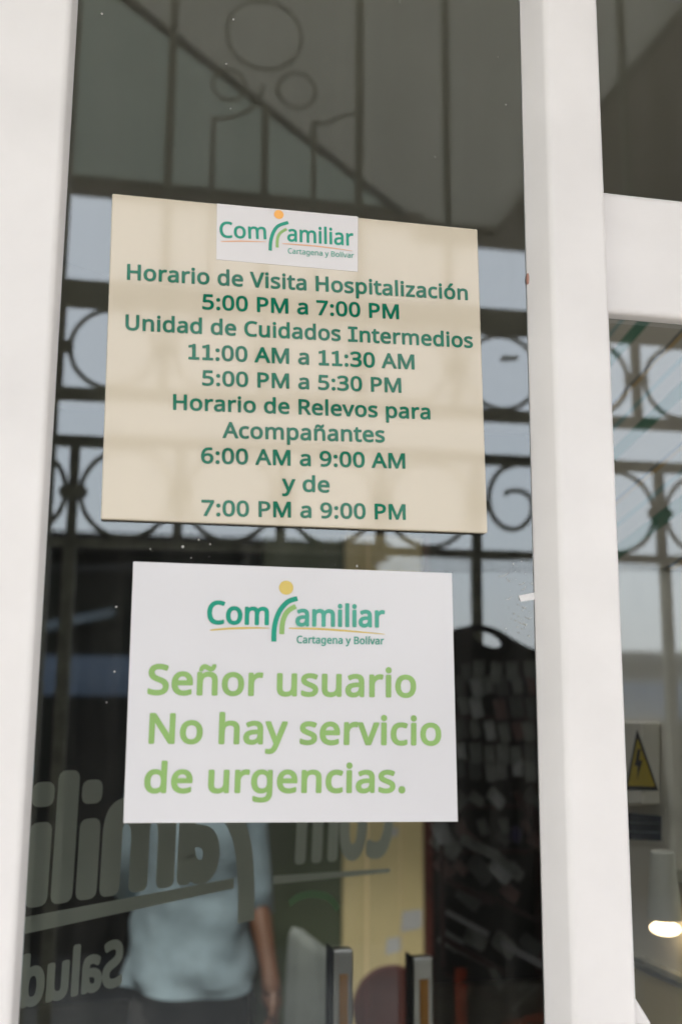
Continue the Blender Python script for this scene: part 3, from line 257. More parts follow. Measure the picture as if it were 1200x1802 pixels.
M['pale_rail'] = mat('pale_rail', (.62, .60, .62), .4)
M['orange'] = mat('orange_plastic', (.65, .07, .012), .4)
M['violet'] = mat('violet_plastic', (.10, .08, .22), .4)
M['wood'] = mat('red_brown_wood', (.10, .022, .014), .6, noise_scale=10, amount=.4)
M['reflect_orange'] = mat('orange_reflection', (.45, .20, .03), .5)  # colour of the tan-orange reflection put on the chrome handles
M['yellow'] = mat('warning_yellow', (.62, .45, .02), .5, noise_scale=20, amount=.15)
M['navy'] = mat('navy_label', (.012, .016, .05), .45)
M['strip_fill'] = mat('dark_strip_fill', (.012, .012, .01), .9, noise_scale=6, amount=.5)  # near-black for the strips added in front of the mirrored walls
M['wire'] = mat('wire_black', (.02, .02, .02), .6)
M['dust'] = mat('pale_dust', (.42, .42, .40), .9)
M['tape'] = mat('white_tape', (.72, .72, .73), .4)
M['redspot'] = mat('red_brown_paint', (.42, .22, .18), .6)

for k_ in ('green_ink', 'teal_ink', 'teal_pale', 'lime_ink', 'yellow_ink', 'orange_ink', 'peach_ink'):
    nt_ = M[k_].node_tree; cx_ = nt_.nodes.new('ShaderNodeCombineXYZ'); cx_.inputs[1].default_value = -1       # print lies flat on the sign
    nt_.links.new(cx_.outputs[0], nt_.nodes['Principled BSDF'].inputs['Normal'])

def glass_mat(name, ior, tint, dirt):
    m = bpy.data.materials.new(name); m.use_nodes = True; nt = m.node_tree; nt.nodes.clear()
    out = nt.nodes.new('ShaderNodeOutputMaterial'); fr = nt.nodes.new('ShaderNodeFresnel'); fr.inputs['IOR'].default_value = ior
    tr = nt.nodes.new('ShaderNodeBsdfTransparent'); tr.inputs[0].default_value = (*tint, 1)
    gl = nt.nodes.new('ShaderNodeBsdfGlossy'); gl.inputs['Roughness'].default_value = 0.0; gl.inputs[0].default_value = (.84, .94, 1.0, 1)
    mx = nt.nodes.new('ShaderNodeMixShader'); nt.links.new(fr.outputs[0], mx.inputs[0]); nt.links.new(tr.outputs[0], mx.inputs[1]); nt.links.new(gl.outputs[0], mx.inputs[2])
    last = mx
    if dirt:
        df = nt.nodes.new('ShaderNodeBsdfDiffuse'); df.inputs[0].default_value = (.6, .6, .56, 1)
        tc = nt.nodes.new('ShaderNodeTexCoord'); n1 = nt.nodes.new('ShaderNodeTexNoise'); n1.inputs['Scale'].default_value = 9; n1.inputs['Detail'].default_value = 8
        mp = nt.nodes.new('ShaderNodeMapping'); mp.inputs['Scale'].default_value = (5, 1, .35)
        nt.links.new(tc.outputs['Object'], mp.inputs[0]); nt.links.new(mp.outputs[0], n1.inputs['Vector'])
        r = nt.nodes.new('ShaderNodeMapRange'); r.inputs[1].default_value = .45; r.inputs[2].default_value = .8; r.inputs[3].default_value = .004; r.inputs[4].default_value = dirt
        nt.links.new(n1.outputs['Fac'], r.inputs[0])
        m2 = nt.nodes.new('ShaderNodeMixShader'); nt.links.new(r.outputs[0], m2.inputs[0]); nt.links.new(mx.outputs[0], m2.inputs[1]); nt.links.new(df.outputs[0], m2.inputs[2]); last = m2
    nt.links.new(last.outputs[0], out.inputs[0]); return m
M['glass'] = glass_mat('reflective_glass', 2.02, (.86, .88, .87), .034)
M['glass_back'] = glass_mat('inner_glass_face', 1.02, (.97, .98, .97), 0)
M['clear'] = glass_mat('clear_glass', 1.06, (.95, .96, .95), 0)

# ------------------------------------------------------------------ ground, street, building shell
def sheet(name, x0, x1, y0, y1, z, m):
    mb = MB(); mb.bm.faces.new([mb.bm.verts.new(p) for p in ((x0,y0,z),(x1,y0,z),(x1,y1,z),(x0,y1,z))])
    return struct(mb.build(name, m))
sheet('ground', -400, 400, -600, 300, -.16, M['earth'])
struct(MB().box((-9, -3.2, -.15), (9, -.03, 0)).build('porch_floor', M['tile']))
sheet('road', -200, 200, -9.5, -3.6, -.156, M['asphalt'])
struct(MB().box((-200, -3.6, -.16), (200, -3.2, -.03)).build('kerb', M['render']))
struct(MB().box((-9, .13, -.15), (9, 5, -.01)).build('interior_floor', M['int_floor']))

GT = 2.42            # top of the glazing
XL, XR = -.62, 1.62
facade = thing('facade_wall', 'pale rendered facade around the white framed glass entrance', 'wall')
MB().box((-9, -.06, 0), (XL, .13, 3.8)).build('wall', M['render'], facade)
MB().box((XR, -.06, 0), (9, .13, 3.8)).build('wall', M['render'], facade)
MB().box((XL, -.06, GT), (XR, .13, 3.8)).build('lintel', M['render'], facade)
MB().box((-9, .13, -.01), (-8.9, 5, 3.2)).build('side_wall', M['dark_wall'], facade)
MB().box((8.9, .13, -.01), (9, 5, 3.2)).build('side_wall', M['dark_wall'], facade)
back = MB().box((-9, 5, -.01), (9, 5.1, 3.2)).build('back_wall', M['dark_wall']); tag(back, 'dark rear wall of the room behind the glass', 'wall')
mb = MB(); mb.box((-9, .86, 3.2), (9, 5.1, 3.6)); mb.box((-9, .13, 3.2), (-1.2, 0.858, 3.6)); mb.box((1.9, .13, 3.2), (9, 0.858, 3.6))   # unseen gap added to let sky light in and brighten the room
struct(mb.build('interior_ceiling', M['int_ceiling']))

# porch roof: soffit panels at two heights seen as a mirror image in the glass
ZS = EYE + 1.95
def vz(px, py, z=ZS): return mir(unz(px, py, z))
e1, e2 = vz(130, 310), vz(930, 386)
EY = (e1.y + e2.y) / 2                      # eave line
roof = thing('porch_roof', 'porch roof with soffit panels mirrored above the signs', 'roof')
d0, d1 = vz(240, 0), vz(700, 362)           # joint between the soffit panels
dirv = (d1 - d0); 
def at_y(p, d, y): return p + d * ((y - p.y) / d.y)
q0, q1 = at_y(d0, dirv, -.06), at_y(d0, dirv, EY)
def slab(name, poly, z, th, m):
    mb = MB(); mb.hexa([(p[0], p[1], z) for p in poly], Vector((0, 0, th))); return mb.build(name, m, roof)
b0, b1 = vz(1200, 0), vz(885, 378)
bd = b1 - b0; bq0, bq1 = at_y(b0, bd, -.06), at_y(b0, bd, EY)
slab('soffit_panel', [(-9, -.06), (q0.x, -.06), (q1.x, EY), (-9, EY)], ZS, .12, M['soffit_green'])
slab('soffit_panel', [(q0.x + .012, -.06), (bq0.x, -.06), (bq1.x, EY - .05), (q1.x + .012, EY - .05)], ZS - .018, .12, M['soffit_grey'])
slab('soffit_panel', [(bq0.x, -.06), (9, -.06), (9, EY - .05), (bq1.x, EY - .05)], ZS - .06, .16, M['soffit_dark'])
MB().tube([(q0.x + .005, -.07, ZS - .026), (q1.x + .005, EY, ZS - .026)], .0125, 6).build('joint_strip', M['wire'], roof)
MB().box((-9, EY - .12, ZS - .03), (q1.x + .1, EY, ZS + .25)).build('fascia_board', M['soffit_dark'], roof)
MB().box((q1.x + .1, EY - .17, ZS - .06), (9, EY - .05, ZS + .25)).build('fascia_board', M['soffit_dark'], roof)
MB().box((-9, EY - .17, ZS + .25), (9, .12, ZS + .5)).build('roof_slab', M['render'], roof)

# ------------------------------------------------------------------ white framed entrance with its panes
ent = thing('glazed_entrance', 'white painted entrance frame with glass panes carrying the two notices', 'glass door')
FD = .022; FM = .031
xs = un(86, 900, 0).x                       # where the stile's bead meets the glass
xsf = un(72, 900, -FD).x
ms_l = un(936, 900, 0).x; ms_f = un(985, 900, -FM).x; ms_r = un(1087, 900, -FM).x
def profile(name, pts, z0, z1, bev=.005):
    """a moulded bar of constant section"""
    mb = MB(); mb.loft([[(x, y, z) for x, y in pts] for z in (z0, z1)]); return mb.build(name, M['paint'], ent, bevel=bev)
profile('stile', [(xs - .14, .006), (xs - .14, -FD), (xsf, -FD), (xs, -.002), (xs, .006)], .02, GT)
profile('mullion', [(ms_l, .006), (ms_l, -.002), (ms_f, -FM), (ms_r, -FM), (ms_r, .006)], .02, GT)
tz1, tz0 = un(1120, 342, -.016).z, un(1120, 553, -.016).z
MB().box((ms_r, -.016, tz0), (XR - .06, .006, tz1)).build('transom', M['paint'], ent, bevel=.006)
MB().box((XR - .06, -FD, .02), (XR, .05, GT)).build('stile', M['paint'], ent, bevel=.006)
MB().box((XL, -FD, .02), (XL + .06, .05, GT)).build('stile', M['paint'], ent, bevel=.006)
for a, b in ((XL + .06, xs - .14), (xs, ms_l), (ms_r, XR - .06)):
    MB().box((a, -FD + .006, .02), (b, .05, .14)).build('bottom_rail', M['paint'], ent, bevel=.005)
    MB().box((a, -FD + .006, GT - .08), (b, .05, GT)).build('top_rail', M['paint'], ent, bevel=.005)
def pane(x0, x1, z0, z1):
    o = MB().box((x0, 0, z0), (x1, .005, z1)).build('glass_pane', M['glass'], ent)
    o.data.materials.append(M['glass_back'])
    for p in o.data.polygons:
        if p.normal.y > -.5: p.material_index = 1
    return o
pane(xs, ms_l, .14, GT - .08); pane(XL + .06, xs - .14, .14, GT - .08)
pane(ms_r, XR - .06, .14, tz0); pane(ms_r, XR - .06, tz1, GT - .08)
# small weld and chip on the bars
MB().hexa([un(1098, 1740, -FD - .001), un(1112, 1745, -FD - .001), un(1150, 1806, -FD - .001), un(1098, 1806, -FD - .001)], Vector((0, .02, 0))).build('corner_gusset', M['paint'], ent, bevel=.004)
mb = MB(); mb.ellipsoid(Vector((ms_l + .0015, -.0015, un(922, 492, 0).z)), (.0022, .003, .008)); mb.build('paint_chip', M['redspot'], ent, smooth=True)

# ------------------------------------------------------------------ the two notices
def board(name, quad, y0, y1, m, bevel=.0012):
    P = [un(*q, y0) for q in quad]
    mb = MB(); mb.hexa(P, Vector((0, y1 - y0, 0))); return mb.build(name, m, None, bevel=bevel, segs=2)
YC = -.0075
cq = [(198, 340), (840, 403), (858, 938), (178, 913)]
csign = board('visiting_hours_sign', cq, YC, -.0008, M['cream'])
tag(csign, 'large cream acrylic sign with green visiting hours text on the glass', 'sign')
yt = YC - .0004
def line(name, s, a, b, h, m, par, y, **k):
    p0, p1 = un(*a, y), un(*b, y)
    return text_line(name, s, p0, p1, un(a[0], a[1] - h, y), m, par, **k)
L = [('Horario de Visita Hospitalización', (224, 491.3), (822.8, 527.6), 26), ('5:00 PM a 7:00 PM', (358, 543.5), (702.5, 561), 25.2),
     ('Unidad de Cuidados Intermedios', (221.5, 580), (830.5, 611.5), 26), ('11:00 AM a 11:30 AM', (332, 631.5), (729.7, 649.5), 25.8),
     ('5:00 PM a 5:30 PM', (357.5, 677.5), (706.6, 690.5), 25.2), ('Horario de Relevos para', (305, 720.3), (757, 737.3), 26),
     ('Acompañantes', (396, 770), (675.5, 777.8), 26.5), ('6:00 AM a 9:00 AM', (356, 814.5), (713.5, 824), 26.2),
     ('y de', (500.5, 863.3), (578.6, 866.2), 26.5), ('7:00 PM a 9:00 PM', (357, 907), (714.3, 914), 26.5)]
for s, a, b, h in L: line('text_line', s, a, b, h, M['green_ink'], csign, yt, track=14, bold=.043)

def emblem(par, y, dark, light, dot, dark_w, light_w, dot_r, mats, wave1, wave2, wave_w):
    n = Vector((0, -1, 0)); sc = (DIST + y) / FPX
    def stroke(name, P, w, m, taper=False, lift=0):
        pts = [un(*p, y) for p in smoothpts(P)]
        ws = [w * sc] * len(pts)
        if taper: ws = [w * sc * (.25 + .75 * math.sin(math.pi * min(1, .12 + .88 * i / (len(pts) - 1)))) for i in range(len(pts))]
        mb = MB(); ribbon(mb, pts, ws, n, lift); return mb.build(name, m, par)
    stroke('emblem_arc', dark, dark_w, mats[0], lift=.0001); stroke('emblem_arc', light, light_w, mats[1], lift=.0001)
    stroke('underline', wave1, wave_w, mats[3], True); stroke('underline', wave2, wave_w, mats[3], True)
    c = un(*dot, y); mb = MB(); r = dot_r * sc
    mb.bm.faces.new([mb.bm.verts.new(c + Vector((math.cos(a) * r * 1.02, 0, math.sin(a) * r))) for a in [2 * math.pi * i / 40 for i in range(40)]])
    mb.build('emblem_dot', mats[2], par)
# logo plate stuck on the cream sign
yl = YC - .0006
plate = board('logo_plate', [(382, 358), (630, 381), (629.5, 478), (381, 456.5)], yl, YC + .0003, M['sticker'], .0002); plate.parent = csign
ys = yl - .0003
line('lettering', 'Com', (388.5, 417.5), (469, 420.5), 27, M['teal_ink'], plate, ys, track=5, bold=.03)
line('lettering', 'amiliar', (507.5, 424), (619.5, 432), 27.5, M['teal_ink'], plate, ys, track=5, bold=.03)
line('lettering', 'Cartagena y Bolívar', (507, 445.7), (622, 454), 9, M['teal_pale'], plate, ys, track=5, bold=.02)
emblem(plate, ys, [(475.7, 441), (476.8, 423.3), (482, 407.3), (490.8, 397), (507.5, 391.6)], [(487.9, 435.6), (488.5, 420.4), (493.2, 410.2), (504.5, 403)],
       (490.8, 377.5), 6.5, 5.6, 9, (M['teal_ink'], M['lime_ink'], M['orange_ink'], M['peach_ink']), [(389, 425), (425, 424.3), (469, 425.6)], [(497, 428.5), (560, 433.5), (620.5, 441.5)], 2.6)

YW = -.0022
wsign = board('no_emergency_notice', [(235, 988), (795, 1008.5), (805.5, 1446), (217.5, 1448.5)], YW, -.0004, M['white_card'], .0003)
tag(wsign, 'white notice with pale green text below the cream sign', 'notice')
yw = YW - .0004
line('lettering', 'Com', (367, 1097), (472.8, 1098.6), 38.5, M['teal_ink'], wsign, yw, track=5, bold=.045)
line('lettering', 'amiliar', (522.8, 1100.7), (673.5, 1103), 37, M['teal_pale'], wsign, yw, track=5, bold=.045)
line('lettering', 'Cartagena y Bolívar', (522.8, 1131.6), (674.5, 1134), 12.6, M['teal_pale'], wsign, yw, track=8, bold=.035)
emblem(wsign, yw, [(482, 1129), (482.8, 1106), (487, 1087), (495, 1071), (507.5, 1058.5), (523.5, 1053.2)], [(496, 1116), (497, 1098), (501.5, 1083), (509, 1073.5), (520.5, 1067)],
       (503.7, 1034.2), 8.8, 8.8, 12.6, (M['teal_ink'], M['lime_ink'], M['yellow_ink'], M['yellow_ink']), [(370, 1109), (400, 1106.3), (440, 1105), (475, 1105.3)], [(508.5, 1105.5), (560, 1106.6), (615, 1110.5), (677, 1116)], 3.6)
for s, a, b, h in (('Señor usuario', (263.5, 1221), (729.7, 1226), 50.5), ('No hay servicio', (262, 1307), (773.8, 1310.3), 50.5), ('de urgencias.', (257, 1394), (711.8, 1393.6), 50.5)):
    line('text_line', s, a, b, h, M['lime_ink'], wsign, yw, track=14, bold=.040)

# scraps and flecks on the outer face of the glass
mb = MB(); mb.hexa([un(912, 1048, -.0008), un(948, 1041, -.0008), un(948, 1054, -.0008), un(916, 1059, -.0008)], Vector((0, .0006, 0)))
tag(mb.build('tape_scrap', M['tape']), 'small white scrap of tape on the glass against the mullion', 'tape')
mb = MB(); rr = random.Random(3)
spots = [(322, 962, 2.6), (265, 966, 1.6), (337, 982, 1.6), (370, 958, 2), (628, 996, 2.4), (350, 950, 1.6), (205, 1068, 2.2), (202, 1182, 2), (188, 1236, 1.6), (411, 34, 2.4), (180, 24, 2.6), (398, 113, 2), (406, 191, 2), (704, 3, 2.4), (890, 184, 2), (765, 276, 1.8), (876, 100, 1.8)]
for i in range(34): spots.append((rr.uniform(60, 935), rr.choice((rr.uniform(930, 1000), rr.uniform(5, 1790), rr.uniform(940, 990))), rr.uniform(.4, .8)))
for i in range(46): spots.append((rr.gauss(918, 14), rr.gauss(1060, 38), rr.uniform(.5, 1.9)))
for x, y, r in spots:
    if x > 936: continue
    c = un(x, y, -.0004); s = r * DIST / FPX; k = rr.randint(5, 7)
    mb.bm.faces.new([mb.bm.verts.new(c + Vector((math.cos(a) * s * rr.uniform(.5, 1.1), 0, math.sin(a) * s * rr.uniform(.6, 1.2)))) for a in [2 * math.pi * j / k for j in range(k)]])
# scratches and glue beside the mullion
for i in range(9):
    x, y = rr.gauss(905, 14), rr.gauss(1055, 30); a = rr.uniform(-.9, .9); l = rr.uniform(6, 20)
    P = [un(x + l * t * math.cos(a), y + l * t * math.sin(a) + 3 * math.sin(t * 3), -.0004) for t in (0, .3, .6, 1)]
    if max(p.x for p in P) < ms_l - .002: ribbon(mb, P, .0005, Vector((0, -1, 0)), 0)
stuff(mb.build('dust', M['dust']), 'pale dust flecks and glue marks on the glass')

# ------------------------------------------------------------------ wrought iron gate of the porch (seen in the glass)
GG, GK = 1.50, -.04
GA = math.atan(-GK); GS = math.sqrt(1 + GK * GK)
def gp(px, py):
    p = un(px, py, GG, GK); return p.x * GS, p.z
gate = thing('wrought_iron_gate', 'dark wrought iron gate with rings and scrolls mirrored in the glass', 'gate', (0, -GG, 0), GA)
T = .008
def gbar(name, x0, x1, z0, z1, m=None, t=T): return MB().box((x0, -t, z0), (x1, t, z1)).build(name, m or M['iron'], gate)
def zat(yl, yr, xl=150, xr=890): return (gp(xl, yl)[1] + gp(xr, yr)[1]) / 2
XA, XB = -1.25, 2.35
rails = [(zat(541, 589), zat(499, 544)), (zat(706, 741), zat(690, 718)), (zat(785, 820), zat(770, 801)), (zat(953, 992), zat(940, 977))]
for z0, z1 in rails: gbar('rail', XA, XB, min(z0, z1), max(z0, z1), t=.012)
gbar('rail', XA, XB, .1, .15, t=.012)
def ring_pts(cx, cz, r, a0=0, a1=2 * math.pi, n=36, closed=True):
    k = n if closed else n + 1
    return [(cx + math.cos(a0 + (a1 - a0) * i / n) * r, 0, cz + math.sin(a0 + (a1 - a0) * i / n) * r) for i in range(k)]
def ring(cx, cz, r, w=.006): return MB().tube(ring_pts(cx, cz, r), w, 7, True).build('ring', M['iron'], gate, smooth=True)
def bead(x, z): MB().ellipsoid(Vector((x, 0, z)), (.016, .016, .016), 10).build('collar', M['iron'], gate, smooth=True)
rows = []
for zlo, zhi, xk0, xk1, n in ((rails[1][1], rails[0][0], gp(105, 625)[0], gp(1118, 655)[0], 6), (rails[3][1], rails[2][0], gp(130, 852)[0], gp(1160, 892)[0], 6)):
    p = (xk1 - xk0) / n; cz = (zlo + zhi) / 2; r = (zhi - zlo) / 2 - .004
    for i in range(-5, n + 5):
        x = xk0 + i * p
        if not XA < x < XB: continue
        gbar('bar', x - .011, x + .011, zlo, zhi)
        c = x + p / 2; rr_ = min(r, p / 2 - .016)
        if c + p / 2 > XB: continue
        if zlo == rails[3][1] and i == 4:      # the open scroll
            P = [gp(*q) for q in smoothpts([(905, 817), (878, 830), (863, 856), (860, 884), (869, 912), (889, 929), (912, 930), (930, 915), (937, 893), (931, 874), (916, 864), (899, 864), (887, 870)], 5)]
            P = [(a_, 0, b_) for a_, b_ in P]
            MB().tube(P, .0062, 7).build('scroll', M['iron'], gate, smooth=True)
        else: ring(c, cz, rr_)
        for s in (-1, 1): bead(x + s * .017, cz)
        if zlo == rails[1][1] and i == 4:
            MB().tube([gp2 for gp2 in [(gp(882, 632)[0], 0, gp(882, 632)[1]), (gp(910, 630)[0], 0, gp(910, 630)[1])]], [.007, .006], 7).build('twig', M['iron'], gate)
gpost = gp(112, 400)[0]
gbar('post', gpost - .018, gpost + .012, 0, ZS - .05, t=.02)
gbar('post', gpost - .032 + 0, gpost - .019, 0, rails[0][1], t=.02)
ztop = ZS - .03
for px, w, py in ((295, .020, None), (372, .013, 207), (464, .017, 185), (551, .012, 218), (631, .019, None), (786, .017, None), (946, .017, None), (1104, .017, None), (1262, .017, None)):
    x, _ = gp(px, 340); zt = ztop if py is None else gp(px, py)[1]
    gbar('bar', x - w / 2, x + w / 2, rails[0][1], zt)
x, _ = gp(130, 852); gbar('post', x - .014, x + .014, 0, rails[3][0], t=.012)
for px in (838, 1171): 
    x, _ = gp(px, 1040); gbar('post', x - .011, x + .011, 0, rails[3][0], t=.012)
for px in (-300, -150): 
    x, _ = gp(px, 1040); gbar('bar', x - .009, x + .009, .1, rails[3][0])
def px_ring(cx, cy, r):
    x, z = gp(cx, cy); x2, _ = gp(cx + r, cy); ring(x, z, x2 - x, .0048)
px_ring(465, 62, 66); px_ring(403, 150, 29); px_ring(522, 160, 33)
P = [gp(*q) for q in smoothpts([(372, 208), (400, 208), (432, 198), (455, 175), (464, 150)])]
MB().tube([(a, 0, b) for a, b in P], .005, 7).build('scroll', M['iron'], gate, smooth=True)
P = [gp(*q) for q in smoothpts([(551, 215), (575, 218), (600, 205), (628, 200)])]
MB().tube([(a, 0, b) for a, b in P], .005, 7).build('scroll', M['iron'], gate, smooth=True)

# ------------------------------------------------------------------ across the street (seen in the glass)
def rv(px, py, v): return mir(un(px, py, v))
v = 9.0
bld = thing('street_building', 'dark low building across the street mirrored below the cream sign', 'building', (0, 0, 0))
bx = rv(679, 960, v).x; bz = rv(400, 945, v).z
MB().box((-14, -v - 5, -.16), (bx, -v - .35, bz - .15)).build('wall', M['building'], bld)
rf = MB().box((-14.2, -v - 5.2, bz - .15), (bx + .05, -v, bz)).build('roof', M['roofing'], bld)
a, b = rv(30, 1122, v + .2), rv(200, 1083, v + .2); n = Vector((0, -.05, 0))
MB().hexa([a, b, b + Vector((0, 0, .07)), a + Vector((0, 0, .10))], n).build('gutter', M['gutter'], bld)
for i, x in enumerate((-6.2, -3.4, -1.2)):
    MB().box((x, -v - .36, .5), (x + 1.0, -v - .33, 1.5)).build('window', M['black'], bld)
wv = 6.9
wz1, wz0 = rv(150, 1154, wv).z, rv(150, 1224, wv).z
lw = MB().box((-14, -wv - .15, -.16), (rv(690, 1100, wv).x, -wv, wz1)).build('boundary_wall', M['bluewall']); MB().box((-14, -wv + .002, -.16), (rv(690, 1100, wv).x, -wv + .25, wz0)).build('dark_strip', M['strip_fill'], lw); tag(lw, 'blue grey boundary wall mirrored left of the white notice', 'wall')  # dark strip added in front of the wall so the reflection below stays dark
rwz1 = rv(1130, 1200, 8.2).z
lw2 = MB().box((rv(700, 1100, 8.2).x, -8.35, -.16), (22, -8.2, rwz1)).build('boundary_wall', M['bluewall']); MB().box((rv(700, 1100, 8.2).x, -8.198, -.16), (22, -7.9, rv(1130, 1266, 8.2).z)).build('dark_strip', M['strip_fill'], lw2); tag(lw2, 'blue grey boundary wall mirrored beside the warning triangle', 'wall')  # second added dark strip, darkens the low reflection in the right pane
hz = rv(1130, 1147, 24).z
fb = thing('distant_building', 'far grey rendered building mirrored in the right pane', 'building')
MB().box((-4, -30, -.16), (60, -24, hz - .3)).build('wall', M['fargrey'], fb); MB().box((-4.2, -30.2, hz - .3), (60.2, -23.7, hz)).build('roof', M['fargrey'], fb)
for i in range(9): MB().box((1 + i * 3, -24.0, .8), (2.2 + i * 3, -23.96, 1.6)).build('window', M['black'], fb)
for k, (y1, y2) in enumerate(((968, 976), (992, 985), (1003, 1001))):
    a, b = rv(600, y1, 8), rv(960, y2, 8); d = b - a
    P = [a + d * (t * 5 - 2) + Vector((0, 0, .12 * (t - .5) ** 2)) for t in [i / 12 for i in range(13)]]
    tag(MB().tube(P, .009, 5).build('overhead_cable', M['wire']), ('topmost', 'middle', 'lowest')[k] + ' thin black cable crossing the mirrored sky above the street', 'cable', 'cables over the street')

# ------------------------------------------------------------------ display rack on the porch (seen in the glass)
RV = 1.16
rack = thing('display_rack', 'dark arched display rack mirrored right of the white notice', 'rack', (0, -RV, 0))
def rp(px, py): p = un(px, py, RV); return p.x, p.z
def rpoly(name, pts, y, th, m, par=rack):
    """a board cut to an outline, standing at local depth y (towards the street negative)"""
    me = curve_mesh(name, pts, th / 2); me.transform(Matrix(((1,0,0,0),(0,0,-1,y),(0,1,0,0),(0,0,0,1)))); return link(name, me, m, par)
x0, _ = rp(750, 1400); x1, _ = rp(1010, 1400); xc = (x0 + x1) / 2
arch = [rp(*q) for q in smoothpts([(700, 1150), (760, 1122), (800, 1107), (835, 1100), (870, 1107), (905, 1128), (935, 1142), (985, 1155), (1012, 1162)])]
arch += [rp(1012, 1200), rp(700, 1200)]
hole = [rp(856 + 27 * math.cos(a) + 4 * math.sin(a), 1125 + 14 * math.sin(a) + 6 * math.cos(a)) for a in [2 * math.pi * i / 30 for i in range(30)]]
rpoly('arched_top', [arch, hole], 0, .02, M['black'])
zb = .12
xa, _ = rp(702, 1200); xb, _ = rp(1012, 1200); ztp = rp(800, 1200)[1]
MB().box((xa, -.012, zb), (xb, -.004, ztp)).build('back_board', M['black'], rack)
for px, w in ((706, .012), (938, .011), (1008, .012)):
    x, _ = rp(px, 1300); MB().box((x - w / 2, -.003, .0), (x + w / 2, .022, ztp)).build('upright', M['maroon'], rack)
for py in (1262, 1338, 1420, 1500):
    z = rp(800, py)[1]; MB().box((xa, -.003, z - .004), (xb, .012, z + .004)).build('shelf', M['maroon'], rack)
def rail_px(a, b, w, m, name='rail', y=.05):
    A, B = rp(*a), rp(*b); MB().tube([(A[0], y, A[1]), (B[0], y, B[1])], w, 8).build(name, m, rack, smooth=True)
rail_px((772, 1595), (843, 1634), .0055, M['pale_rail']); rail_px((866, 1648), (938, 1688), .007, M['pale_rail'])
rail_px((766, 1640), (870, 1700), .006, M['maroon']); rail_px((793, 1690), (795, 1786), .011, M['orange'], 'orange_strap', .06)
rail_px((866, 1790), (905, 1778), .006, M['orange'], 'orange_strap', .06); rail_px((905, 1778), (950, 1770), .008, M['orange'], 'orange_strap', .06)
rail_px((763, 1480), (766, 1690), .005, M['maroon']); rail_px((775, 1655), (850, 1690), .003, M['packet'])
rail_px((850, 1690), (866, 1728), .008, M['packet']); rail_px((885, 1765), (930, 1720), .004, M['packet']); rail_px((905, 1725), (903, 1722), .012, M['packet'])
for a_, b_, w_, m_ in (((770, 1540), (850, 1580), .006, 'maroon'), ((800, 1470), (860, 1500), .010, 'packet'), ((860, 1500), (892, 1530), .008, 'packet'), ((830, 1560), (930, 1612), .004, 'maroon'), ((768, 1700), (845, 1740), .004, 'maroon'), ((890, 1390), (915, 1430), .007, 'maroon')): rail_px(a_, b_, w_, M[m_])
# packets hanging on the rack: one mesh, copied
def packet_mesh():
    mb = MB(); rings = []
    for t, w, d in ((0, .016, .003), (.15, .017, .009), (.5, .016, .012), (.85, .017, .008), (1, .014, .002)):
        rings.append([(w * math.cos(a), d * math.sin(a), -.056 * t) for a in [2 * math.pi * i / 10 for i in range(10)]])
    mb.loft(rings); return mb
proto = packet_mesh().build('packet', M['packet'], None, smooth=True)
rp_rng = random.Random(11); first = True
rowspec = [(1166, 7, .0), (1192, 8, -.2), (1228, 8, -.22), (1268, 8, -.22), (1308, 8, -.1), (1334, 8, -.05), (1392, 6, -.9), (1440, 5, -.3), (1466, 7, -.9), (1512, 6, -.8), (1560, 5, -.95), (1640, 4, -1)]
shade = [M['packet'], mat('smoky_packet', (.20, .21, .20), .3, noise_scale=35, amount=.5), mat('bright_packet', (.75, .76, .75), .3, noise_scale=30, amount=.5), mat('pinkish_packet', (.36, .20, .19), .3, noise_scale=30, amount=.4)]
meshes = []
for i, s in enumerate(shade):
    me = proto.data if i == 0 else proto.data.copy()
    if i: me.materials[0] = s
    meshes.append(me)
for ri, (py, n, tilt) in enumerate(rowspec):
    for i in range(n):
        px = 742 + (i + .5) * (192 / n) + rp_rng.uniform(-3, 3)
        if rp_rng.random() < (.1 if ri < 6 else .3): continue
        x, z = rp(px, py + rp_rng.uniform(-4, 4))
        o = proto if first else proto.copy()
        if not first: COL.objects.link(o)
        first = False
        o.data = meshes[rp_rng.choices((0, 1, 2, 3), ((6, 3, 1.4, 1) if ri < 6 else (3, 4, 1.6, 4)))[0]]
        o.location = (x, -RV + .018 + rp_rng.uniform(0, .012), z)
        o.rotation_euler = (0, tilt + rp_rng.uniform(-.09, .09), rp_rng.uniform(-.4, .4)); k = rp_rng.uniform(.62, .82) if ri < 6 else rp_rng.uniform(.5, 1.1); o.scale = (k, k, k)
        tag(o, 'small greyish packet hanging on the dark display rack', 'packet', 'packets on the display rack')
px, pz = rp(897, 1465)
mb = MB(); mb.ellipsoid(Vector((px, -RV + .03, pz)), (.013, .012, .017)); tag(mb.build('violet_purse', M['violet'], None, True), 'violet purse hanging low on the dark rack', 'purse')

# ------------------------------------------------------------------ inside: two glass door leaves with vinyl lettering
LA, LB = un(90, 1580, .39), un(640, 1500, .71)
ld = Vector((LB.x - LA.x, LB.y - LA.y, 0)).normalized(); lk = ld.y / ld.x; l0 = LA.y - lk * LA.x
def lu(px, py, off=0):
    p = un(px, py, l0, lk); return p + Vector((-ld.y, ld.x, 0)) * off
nl = Vector((ld.y, -ld.x, 0))
leaf = thing('glass_door_leaf', 'inner glass door leaf with mirrored grey vinyl lettering', 'glass door')
E0 = LA - ld * .75; E1 = lu(640, 1700); E1.z = 0
def leaf_pane(a, b, par):
    a = Vector((a.x, a.y, .02)); b = Vector((b.x, b.y, .02)); n = Vector((-(b - a).y, (b - a).x, 0)).normalized() * .008
    mb = MB(); mb.hexa([a, b, b + Vector((0, 0, 2.1)), a + Vector((0, 0, 2.1))], n); return mb.build('glass_pane', M['clear'], par)
leaf_pane(E0, E1, leaf)
